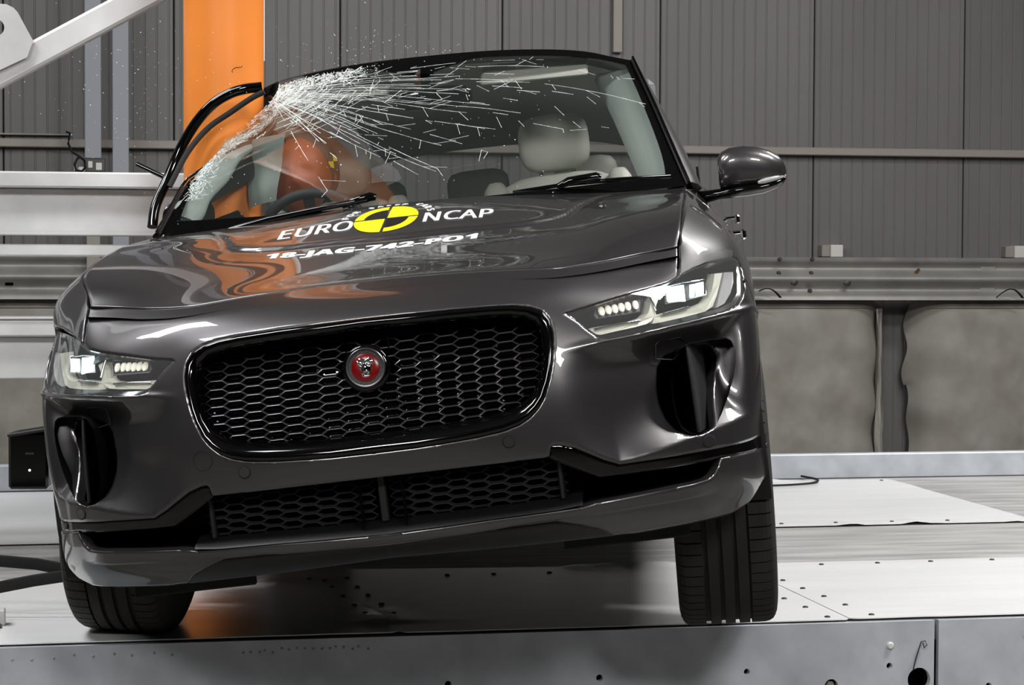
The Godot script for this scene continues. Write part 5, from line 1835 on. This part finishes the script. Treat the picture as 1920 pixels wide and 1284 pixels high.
func cracks(scr: Node3D) -> void:
	var rng := RandomNumberGenerator.new()
	rng.seed = 742
	var b := B.new()
	b.grp = -1
	var c := Vector2(-0.74, 0.90)
	var to := func(x: float, y: float) -> Vector2: return Vector2(c.x + x / 0.68, c.y + y / 0.98)
	var seg := func(a: Vector2, d: Vector2, w: float) -> void:
		for q in [a, d]:
			if absf(q.x) > 0.985 or q.y < 0.03 or q.y > 0.985: return
		var p0 := B.bend(ws_pt(a.x, a.y, 0.002))
		var p1 := B.bend(ws_pt(d.x, d.y, 0.002))
		var dir := p1 - p0
		if dir.length() < 1e-4: return
		var nn := Vector3(0.0, 0.78, 0.6)
		var sd_ := dir.cross(nn).normalized() * w * 0.5
		var top := (p0 + p1) * 0.5 + nn * w * 0.5
		b.trio(p0, p1, top + sd_ * 0.1, sd_ + nn)
		b.trio(p0 + sd_, p1 + sd_, top, sd_ + nn)
		b.trio(p0 - sd_, p1 - sd_, top, -sd_ + nn)
		b.quad(p0 + sd_, p1 + sd_, p1 - sd_, p0 - sd_, nn)
	# long cracks that fan out from the pole's side, drawn in broken runs
	for k in 44:
		var ang := deg_to_rad(lerpf(4.0, -62.0, pow(k / 43.0, 0.8)) + rng.randf_range(-1.5, 1.5))
		var length := rng.randf_range(0.45, 1.05) * lerpf(1.25, 0.75, k / 43.0)
		var r := rng.randf_range(0.02, 0.12)
		var p: Vector2 = to.call(cos(ang) * r, sin(ang) * r)
		var bend_ := rng.randf_range(-0.12, 0.12)
		var on := true
		var run := 0.0
		while r < length:
			var st := 0.022
			r += st
			ang += bend_ * st + rng.randf_range(-0.035, 0.035)
			var q: Vector2 = p + Vector2(cos(ang) * st / 0.68, sin(ang) * st / 0.98)
			run -= st
			if run < 0.0:
				on = rng.randf() < lerpf(0.98, 0.45, clampf(r / 0.9, 0.0, 1.0))
				run = rng.randf_range(0.03, 0.12)
			if on: seg.call(p, q, rng.randf_range(0.0007, 0.0016))
			p = q
			if rng.randf() < 0.10:
				var a2 := ang + rng.randf_range(0.4, 1.1) * (1.0 if rng.randf() < 0.5 else -1.0)
				var l2 := rng.randf_range(0.02, 0.07)
				seg.call(p, p + Vector2(cos(a2) * l2 / 0.68, sin(a2) * l2 / 0.98), 0.0009)
	# rings of cross cracks near the pole
	for k in 210:
		var r := rng.randf_range(0.04, 0.5) * rng.randf_range(0.4, 1.0)
		var a := deg_to_rad(rng.randf_range(10.0, -75.0))
		var a2 := a + rng.randf_range(0.03, 0.09) / maxf(r, 0.08)
		seg.call(to.call(cos(a) * r, sin(a) * r), to.call(cos(a2) * r * rng.randf_range(0.94, 1.06), sin(a2) * r), rng.randf_range(0.0006, 0.0013))
	# crushed glass along the right pillar and the roof edge
	for k in 1500:
		var p: Vector2
		var kind := rng.randf()
		if kind < 0.42: p = Vector2(-0.97 + absf(rng.randfn(0.0, 0.05)), rng.randf_range(0.22, 0.97))
		elif kind < 0.82: p = Vector2(rng.randf_range(-0.92, -0.28) , 0.965 - absf(rng.randfn(0.0, 0.05)))
		else: p = c + Vector2(rng.randfn(0.0, 0.12), -absf(rng.randfn(0.0, 0.12)))
		var a := rng.randf() * TAU
		var l := rng.randf_range(0.006, 0.032)
		seg.call(p, p + Vector2(cos(a) * l / 0.68, sin(a) * l / 0.98), rng.randf_range(0.0007, 0.0018))
	var o := inst("crack_lines", b.mesh(), M.crack, scr)
	o.set_meta("kind", "stuff")
	# loose crumbs lying on the glass
	var mm := MultiMesh.new()
	mm.transform_format = MultiMesh.TRANSFORM_3D
	mm.mesh = shard()
	mm.instance_count = 700
	for k in 700:
		var p := Vector2(rng.randf_range(-0.97, 0.55), rng.randf_range(0.04, 0.98))
		if k < 260: p = Vector2(-0.95 + absf(rng.randfn(0.0, 0.06)), rng.randf_range(0.25, 0.97))
		elif k < 480: p = Vector2(rng.randf_range(-0.9, -0.2), 0.975 - absf(rng.randfn(0.0, 0.06)))
		var s := rng.randf_range(0.5, 1.25) * (1.0 if k < 480 else 0.8)
		mm.set_instance_transform(k, Transform3D(Basis.from_euler(Vector3(rng.randf() * TAU, rng.randf() * TAU, rng.randf() * TAU)).scaled(Vector3.ONE * s), B.bend(ws_pt(p.x, p.y, 0.003))))
	var mi := MultiMeshInstance3D.new()
	mi.name = "glass_crumbs"
	mi.multimesh = mm
	mi.material_override = M.crack
	mi.set_meta("kind", "stuff")
	scr.add_child(mi, true)


func shard() -> ArrayMesh:
	var b := B.new()
	b.grp = -1
	var q := pv3([-0.0022, 0, -0.0015, 0.0024, 0.0002, -0.0008, 0.0004, 0, 0.0022, 0.0002, 0.0016, 0.0001])
	b.trio(q[0], q[1], q[2], Vector3.DOWN)
	b.trio(q[0], q[1], q[3], Vector3(0, 1, -1))
	b.trio(q[1], q[2], q[3], Vector3(1, 1, 1))
	b.trio(q[2], q[0], q[3], Vector3(-1, 1, 1))
	return b.mesh()


func build_fragments() -> void:
	var rng := RandomNumberGenerator.new()
	rng.seed = 99
	var mm := MultiMesh.new()
	mm.transform_format = MultiMesh.TRANSFORM_3D
	mm.mesh = shard()
	mm.instance_count = 420
	for k in 420:
		var p := Vector3(rng.randfn(-1.15, 0.14), rng.randfn(1.50, 0.17), rng.randfn(-6.95, 0.15))
		if k >= 240: p = Vector3(rng.randfn(-0.48, 0.17), 1.60 + absf(rng.randfn(0.0, 0.07)), rng.randfn(-7.0, 0.12))
		if k >= 400: p = Vector3(rng.randf_range(-1.5, 0.0), rng.randf_range(1.5, 1.75), rng.randf_range(-7.2, -6.6))
		var s := rng.randf_range(0.35, 1.0)
		mm.set_instance_transform(k, Transform3D(Basis.from_euler(Vector3(rng.randf() * TAU, rng.randf() * TAU, rng.randf() * TAU)).scaled(Vector3.ONE * s), p))
	var mi := MultiMeshInstance3D.new()
	mi.name = "glass_fragments"
	mi.multimesh = mm
	mi.material_override = M.crack
	add_child(mi, true)
	tag(mi, "cloud of tiny glass splinters flying past the orange pole and over the roof", "glass", "", "stuff")


# ------------------------------------------------------------------ inside the car
func interior() -> void:
	var b := B.new()
	var P := []
	for k in 33:
		var x := -0.72 + 1.44 * k / 32.0
		var c := 1.0 - 0.12 * x * x
		var hood := 0.045 * exp(-pow((x + 0.37) / 0.17, 2.0))
		P.append(PackedVector3Array([Vector3(x, 1.015 * c + 0.02, -1.18 - 0.22 * x * x), Vector3(x, 1.04 * c + 0.015, -1.34 - 0.12 * x * x), Vector3(x, 1.045 * c + hood + 0.01, -1.55), Vector3(x, 1.02 * c + hood, -1.63), Vector3(x, 0.96, -1.66), Vector3(x, 0.82, -1.62), Vector3(x, 0.60, -1.58)]))
	b.grid(P, Vector3(0, 1, 0))
	part("dashboard", b, M.interior_dark, 1.0, false)
	var at := Transform3D(Basis(Vector3.RIGHT, -1.15), Vector3(-0.37, 1.0, -1.80))
	var ring := PackedVector3Array()
	for k in 49: ring.push_back(at * Vector3(cos(TAU * k / 48) * 0.178, 0, sin(TAU * k / 48) * 0.178))
	var sw := part("steering_wheel", B.new().tube(ring, 0.016, 10), M.interior_dark, 1.0, false)
	b = B.new().blob(at * Vector3(0, 0.0, 0), Vector3(0.075, 0.03, 0.065), 3.0, at.basis)
	for a in [0.0, PI, PI / 2]: b.box(at * Vector3(cos(a) * 0.11, 0, sin(a) * 0.11), Vector3(0.13, 0.012, 0.035), 0.004, at.basis * Basis(Vector3.UP, -a))
	b.tube(PackedVector3Array([at.origin, Vector3(-0.37, 0.92, -1.6)]), 0.03, 10)
	part("wheel_hub", b, M.interior_dark, 1.0, false, sw)
	for x in [-0.37, 0.37]:
		seat("front_seat", x, -2.20, 0.50, 1.12)
	var rear := part("rear_seat", B.new().box(Vector3(0, 0.60, -3.1), Vector3(1.3, 0.16, 0.5), 0.06).box(Vector3(0, 0.86, -3.42), Vector3(1.3, 0.52, 0.14), 0.05, Basis(Vector3.RIGHT, -0.3)), M.cream, 1.0, false)
	for x in [-0.40, 0.0, 0.42]:
		part("rear_headrest", B.new().blob(Vector3(x, 1.15, -3.47), Vector3(0.12, 0.075, 0.045), 4.0), M.cream, 1.0, false, rear)
	# deployed curtain bags and pale pillar trims
	var kp := pv3([-0.725, 1.096, -1.46, -0.688, 1.165, -1.54, -0.643, 1.247, -1.66, -0.588, 1.328, -1.80, -0.505, 1.392, -1.93, -0.42, 1.428, -2.02])
	var cb := PackedVector3Array()
	var rr := PackedFloat32Array()
	for k in 26:
		cb.push_back(B.twist(crl(kp, k / 5.0)))
		rr.push_back(0.047 + 0.006 * sin(k * 0.9))
	var cur := part("curtain_airbag", B.new().tube(cb, rr, 14, Vector2(1.0, 0.45), Vector3(0, 0.6, 1)), M.airbag, 1.0, false)
	var pan := []
	for i in 9:
		var r := PackedVector3Array()
		for j in 13:
			var u := i / 8.0
			var v := j / 12.0
			r.push_back(B.twist(Vector3(lerpf(-0.585, -0.50, u) + 0.05 * v * u, lerpf(1.125, 1.33, v) + 0.015 * u, -1.80 + 0.03 * sin(PI * u) + 0.008 * sin(v * 9.0))))
		pan.append(r)
	part("airbag_panel", B.new().grid(pan, Vector3(0, 0, 1)), M.airbag, 1.0, false, cur)
	var tr := []
	for j in 17:
		var s := j / 16.0
		var e := ws_pt(0.955, lerpf(0.10, 0.97, s))
		tr.append(PackedVector3Array([e + Vector3(0.01, -0.02, -0.02), e + Vector3(-0.025, -0.02, -0.03), e + Vector3(-0.07 - 0.02 * s, -0.02, -0.09), e + Vector3(-0.085 - 0.02 * s, -0.035, -0.16)]))
	part("pillar_lining", B.new().grid(tr, Vector3(-0.5, 0, 1)), M.airbag, 1.0, true)
	for x in [0.70, -0.62]:
		part("centre_pillar_lining", B.new().box(Vector3(x, 1.0, -2.55), Vector3(0.05, 0.85, 0.16), 0.02), M.grey_trim, 1.0, false)
	part("rear_view_mirror", B.new().blob(Vector3(0.02, 1.41, -1.83), Vector3(0.12, 0.035, 0.02), 4.0).box(Vector3(0.0, 1.46, -1.80), Vector3(0.06, 0.09, 0.05), 0.02), M.gloss_black, 1.0, true)
	for x in [-0.30, 0.33]:
		part("sun_visor", B.new().box(Vector3(x, 1.475, -1.97), Vector3(0.34, 0.015, 0.13), 0.006, Basis(Vector3.RIGHT, 0.5)), M.cream, 1.0, true)
	part("cabin_floor", B.new().box(Vector3(0, 0.40, -2.5), Vector3(1.5, 0.04, 2.4)), M.interior_dark, 1.0, false)
	part("boot_shelf", B.new().box(Vector3(0, 0.98, -3.95), Vector3(1.3, 0.03, 0.8), 0.01), M.interior_dark, 1.0, false)


func seat(called: String, x: float, z: float, w: float, top: float) -> void:
	var b := B.new().blob(Vector3(x, 0.62, z + 0.25), Vector3(w / 2.0, 0.09, 0.27), 5.0)
	var o := part(called, b, M.cream, 1.0, false)
	part("seat_back", B.new().blob(Vector3(x, 0.87, z - 0.08), Vector3(w / 2.0, 0.28, 0.075), 3.6, Basis(Vector3.RIGHT, -0.30), 32), M.cream, 1.0, false, o)
	for s in [-1.0, 1.0]:
		part("side_bolster", B.new().blob(Vector3(x + s * 0.205, 0.93, z - 0.06), Vector3(0.055, 0.21, 0.10), 3.0, Basis(Vector3.RIGHT, -0.30)), M.cream, 1.0, false, o)
		part("headrest_post", B.new().tube(PackedVector3Array([Vector3(x + s * 0.055, 1.10, z - 0.15), Vector3(x + s * 0.055, 1.2, z - 0.17)]), 0.006, 8), M.chrome, 1.0, false, o)
	part("headrest", B.new().blob(Vector3(x, 1.245, z - 0.155), Vector3(0.118, 0.095, 0.05), 3.6, Basis(Vector3.RIGHT, -0.12), 32), M.cream, 1.0, false, o)


func build_dummy() -> void:
	var o := thing("test_dummy", "orange faced crash test dummy slumped behind the steering wheel", "dummy", CAR_AT)
	var c := Vector3(-0.425, 1.225, -1.955)
	var b := B.new()
	var P := []
	for i in 41:
		var r := PackedVector3Array()
		var a := TAU * i / 40.0
		for j in 31:
			var t := PI * j / 30.0 - PI / 2
			var d := Vector3(cos(t) * cos(a), sin(t), cos(t) * sin(a))
			if j == 0 or j == 30: d = Vector3(0, signf(t), 0)
			var h := Vector3(0.105, 0.125, 0.10)
			var q := d * h
			if d.z > 0.0:
				q.z += 0.022 * exp(-pow(d.x / 0.18, 2.0) - pow((d.y + 0.10) / 0.20, 2.0))
				q.z -= 0.012 * (exp(-pow((d.x - 0.38) / 0.17, 2.0) - pow((d.y - 0.10) / 0.13, 2.0)) + exp(-pow((d.x + 0.38) / 0.17, 2.0) - pow((d.y - 0.10) / 0.13, 2.0)))
				q.z += 0.006 * exp(-pow(d.x / 0.3, 2.0) - pow((d.y + 0.52) / 0.07, 2.0))
				q.z -= 0.004 * exp(-pow(d.x / 0.28, 2.0) - pow((d.y + 0.60) / 0.035, 2.0))
			if d.y < -0.2: q.x *= 1.0 - 0.22 * smoothstep(-0.2, -0.9, d.y)
			r.push_back(c + q)
		P.append(r)
	b.grid(P, Vector3(1, 0, 0.1))
	put("head", b, M.skin_orange, o)
	for s in [-1.0, 1.0]: put("ear", B.new().blob(c + Vector3(s * 0.107, -0.005, -0.01), Vector3(0.009, 0.028, 0.018), 2.0), M.skin_orange, o)
	put("head_cap", B.new().blob(c + Vector3(0.012, 0.02, -0.035), Vector3(0.112, 0.122, 0.09), 2.2), M.interior_dark, o)
	var tg := Transform3D(Basis(Vector3.BACK, -PI / 2), c + Vector3(0.107, 0.03, -0.02))
	for k in 4:
		var q := PackedVector2Array([Vector2.ZERO])
		for m in 7: q.push_back(Vector2(cos(PI / 2 * (k + m / 6.0)), sin(PI / 2 * (k + m / 6.0))) * 0.022)
		put("target_mark", B.new().prism(q, 0.0, 0.003, Transform3D(Basis(Vector3.UP, PI / 2 - 0.5), c + Vector3(0.112, 0.035, 0.015))), M.yellow_decal if k % 2 == 0 else M.black_decal, o)
	put("neck", B.new().tube(PackedVector3Array([c + Vector3(0, -0.09, -0.02), c + Vector3(0.0, -0.19, -0.05)]), 0.05, 16), M.interior_dark, o)
	b = B.new().blob(c + Vector3(0.0, -0.38, -0.09), Vector3(0.19, 0.24, 0.115), 2.6, Basis(Vector3.RIGHT, -0.2), 32)
	put("torso", b, M.grey_trim, o)
	for s in [-1.0, 1.0]:
		var arm := pv3([c.x + s * 0.19, c.y - 0.24, c.z - 0.08, c.x + s * 0.215, c.y - 0.36, c.z - 0.04, c.x + s * 0.20, c.y - 0.47, c.z + 0.03, c.x + s * 0.16, c.y - 0.46, c.z + 0.12])
		put("arm", B.new().tube(arm, PackedFloat32Array([0.055, 0.05, 0.042, 0.034]), 14), M.grey_trim, o)
		var leg := pv3([c.x + s * 0.09, c.y - 0.56, c.z - 0.02, c.x + s * 0.11, c.y - 0.53, c.z + 0.22, c.x + s * 0.11, c.y - 0.60, c.z + 0.34, c.x + s * 0.11, c.y - 0.76, c.z + 0.40])
		put("leg", B.new().tube(leg, PackedFloat32Array([0.085, 0.07, 0.06, 0.05]), 14), M.grey_trim, o)


# ------------------------------------------------------------------ mirrors and wheels
func mirror(sg: float) -> void:
	var st := [[0.872, 1.092, 0.036, 0.045], [0.876, 1.092, 0.048, 0.056], [0.886, 1.098, 0.056, 0.064], [0.91, 1.103, 0.061, 0.070], [0.95, 1.104, 0.062, 0.073], [0.99, 1.101, 0.059, 0.071], [1.025, 1.095, 0.052, 0.064], [1.052, 1.088, 0.042, 0.053], [1.066, 1.083, 0.030, 0.040], [1.0725, 1.080, 0.014, 0.02]]
	var P := []
	for q in st:
		var r := PackedVector3Array()
		for k in 33:
			var t := TAU * k / 32.0
			var cs := Vector2(cos(t), sin(t))
			var l := pow(pow(absf(cs.x), 2.7) + pow(absf(cs.y), 2.7), 1.0 / 2.7)
			r.push_back(Vector3(q[0], q[1] + cs.y / l * q[2], -1.60 + cs.x / l * q[3] - 0.05 * (q[0] - 0.9)))
		P.append(r)
	var b := B.new().grid(P, Vector3(0, 0, 1))
	b.grp = -1
	for e in [0, P.size() - 1]:
		for k in 32: b.trio(P[e][k], P[e][k + 1], Vector3(st[e][0], st[e][1], -1.60 - 0.05 * (st[e][0] - 0.9)), Vector3(-1 if e == 0 else 1, 0, 0))
	var o := part("door_mirror", b, M.paint, sg)
	var base := B.new()
	P = []
	for q in [[0.80, 1.022, 0.022, 0.028], [0.84, 1.026, 0.018, 0.032], [0.872, 1.030, 0.016, 0.045], [0.90, 1.033, 0.020, 0.058], [0.95, 1.035, 0.023, 0.066], [1.0, 1.038, 0.022, 0.064], [1.04, 1.045, 0.019, 0.054], [1.062, 1.054, 0.013, 0.04], [1.071, 1.060, 0.005, 0.02]]:
		var r := PackedVector3Array()
		for k in 25:
			var t := TAU * k / 24.0
			r.push_back(Vector3(q[0], q[1] + sin(t) * q[2], -1.60 + cos(t) * q[3] - 0.05 * (q[0] - 0.9)))
		P.append(r)
	base.grid(P, Vector3(0, 0, 1))
	part("mirror_foot", base, M.gloss_black, sg, true, o)
	var ind := PackedVector3Array()
	for k in 9:
		var t := k / 8.0
		var x := lerpf(0.985, 1.068, t)
		ind.push_back(Vector3(x, lerpf(1.052, 1.066, t), -1.60 + 0.068 * sqrt(maxf(0.0, 1.0 - pow(maxf(0.0, (x - 0.96) / 0.117), 2.0))) - 0.05 * (x - 0.9)))
	part("mirror_indicator", B.new().tube(ind, PackedFloat32Array([0.004, 0.007, 0.008, 0.008, 0.008, 0.008, 0.007, 0.006, 0.004]), 8), M.indicator, sg, true, o)


func wheels() -> void:
	var axle := Vector3(0.9955, 0.076, 0.0735).normalized()
	wheel(Vector3(0.557, 0.049 + 0.376, -5.93), axle, 1.0)
	wheel(Vector3(-1.015, 0.3765, -6.06), Vector3(0.9955, -0.06, 0.0735).normalized(), -1.0)
	wheel(Vector3(0.8175, 0.43, -8.9), axle, 1.0)
	wheel(Vector3(-0.824, 0.3765, -9.03), axle, -1.0)


func wheel(at: Vector3, axle: Vector3, sg: float) -> void:
	var up := (Vector3.UP - axle * axle.y).normalized()
	var w := Transform3D(Basis(up, axle * sg, up.cross(axle * sg)), at)
	var root := Node3D.new()
	root.name = numbered(car, "wheel")
	car.add_child(root, true)
	root.transform = CAR_AT.affine_inverse() * w
	# tread: ribs between four grooves, shoulder blocks cut by slits
	var prof := PackedVector2Array()
	for q in [[0.255, 0.108], [0.262, 0.114], [0.30, 0.1265], [0.335, 0.129], [0.352, 0.126], [0.362, 0.120], [0.3675, 0.110], [0.3695, 0.0625]]: prof.push_back(Vector2(q[0], q[1]))
	for g in [[0.057, 0.0025], [0.022, 0.006], [-0.015, 0.006], [-0.053, 0.006]]:
		prof.append_array(PackedVector2Array([Vector2(0.3675 if g[0] == 0.057 else 0.377, g[0] + g[1]), Vector2(0.3675, g[0] + g[1] - 0.001), Vector2(0.3675, g[0] - g[1] + 0.001), Vector2(0.377 if g[0] != -0.053 else 0.3675, g[0] - g[1])]))
	for q in [[0.3695, -0.0625], [0.3675, -0.110], [0.362, -0.120], [0.352, -0.126], [0.335, -0.129], [0.30, -0.1265], [0.262, -0.114], [0.255, -0.108]]: prof.push_back(Vector2(q[0], q[1]))
	var b := B.new()
	# profile runs from +h to -h: outward faces by the hint of its own turn
	var rp := prof.duplicate()
	rp.reverse()
	b.lathe(rp, Transform3D.IDENTITY, 96, 28.0)
	var n := 70
	for side in [1.0, -1.0]:
		b.grp = -1
		for k in n:
			var t0 := TAU * (k + 0.06) / n
			var t1 := TAU * (k + 0.94) / n
			var pr := [[0.377, 0.0605], [0.3768, 0.095], [0.3745, 0.107], [0.369, 0.1165], [0.360, 0.1225]]
			for i in pr.size() - 1:
				var q := []
				for m in [[pr[i], t0], [pr[i], t1], [pr[i + 1], t1], [pr[i + 1], t0]]: q.append(Vector3(cos(m[1]) * m[0][0], m[0][1] * side, sin(m[1]) * m[0][0]))
				b.quad(q[0], q[1], q[2], q[3], (q[0] + q[2]) * Vector3(1, 1.0, 1))
				for m in [[t0, -1.0], [t1, 1.0]]:
					var e := []
					for f in [[pr[i], 0.0], [pr[i + 1], 0.0], [pr[i + 1], 0.011], [pr[i], 0.011]]: e.append(Vector3(cos(m[0]) * (f[0][0] - f[1]), f[0][1] * side, sin(m[0]) * (f[0][0] - f[1])))
					b.quad(e[0], e[1], e[2], e[3], Vector3(-sin(m[0]), 0, cos(m[0])) * m[1])
			var s := []
			for m in [[0.377, t0], [0.377, t1], [0.366, t1], [0.366, t0]]: s.append(Vector3(cos(m[1]) * m[0], 0.0605 * side, sin(m[1]) * m[0]))
			b.quad(s[0], s[1], s[2], s[3], Vector3(0, -side, 0))
	put("tyre", b, M.rubber, root)
	var rb := B.new().lathe(PackedVector2Array([Vector2(0.235, -0.11), Vector2(0.245, 0.0), Vector2(0.25, 0.108), Vector2(0.262, 0.112)]), Transform3D.IDENTITY, 48)
	rb.lathe(PackedVector2Array([Vector2(0.262, 0.112), Vector2(0.25, 0.108), Vector2(0.24, 0.06)]), Transform3D.IDENTITY, 48)
	rb.lathe(PackedVector2Array([Vector2(0.07, 0.04), Vector2(0.07, 0.085), Vector2(0.055, 0.095), Vector2(0.0, 0.095)]), Transform3D.IDENTITY, 24)
	for k in 5:
		for s in [-0.13, 0.13]:
			var a: float = TAU * k / 5.0 + s
			rb.box(Vector3(cos(a) * 0.155, 0.083, sin(a) * 0.155), Vector3(0.19, 0.026, 0.034), 0.006, Basis(Vector3.UP, -a))
	put("wheel_rim", rb, M.rim_alloy, root)
	put("brake_disc", B.new().lathe(PackedVector2Array([Vector2(0.0, -0.02), Vector2(0.17, -0.02), Vector2(0.17, 0.01), Vector2(0.0, 0.01)]), Transform3D.IDENTITY, 36), M.bolt, root)
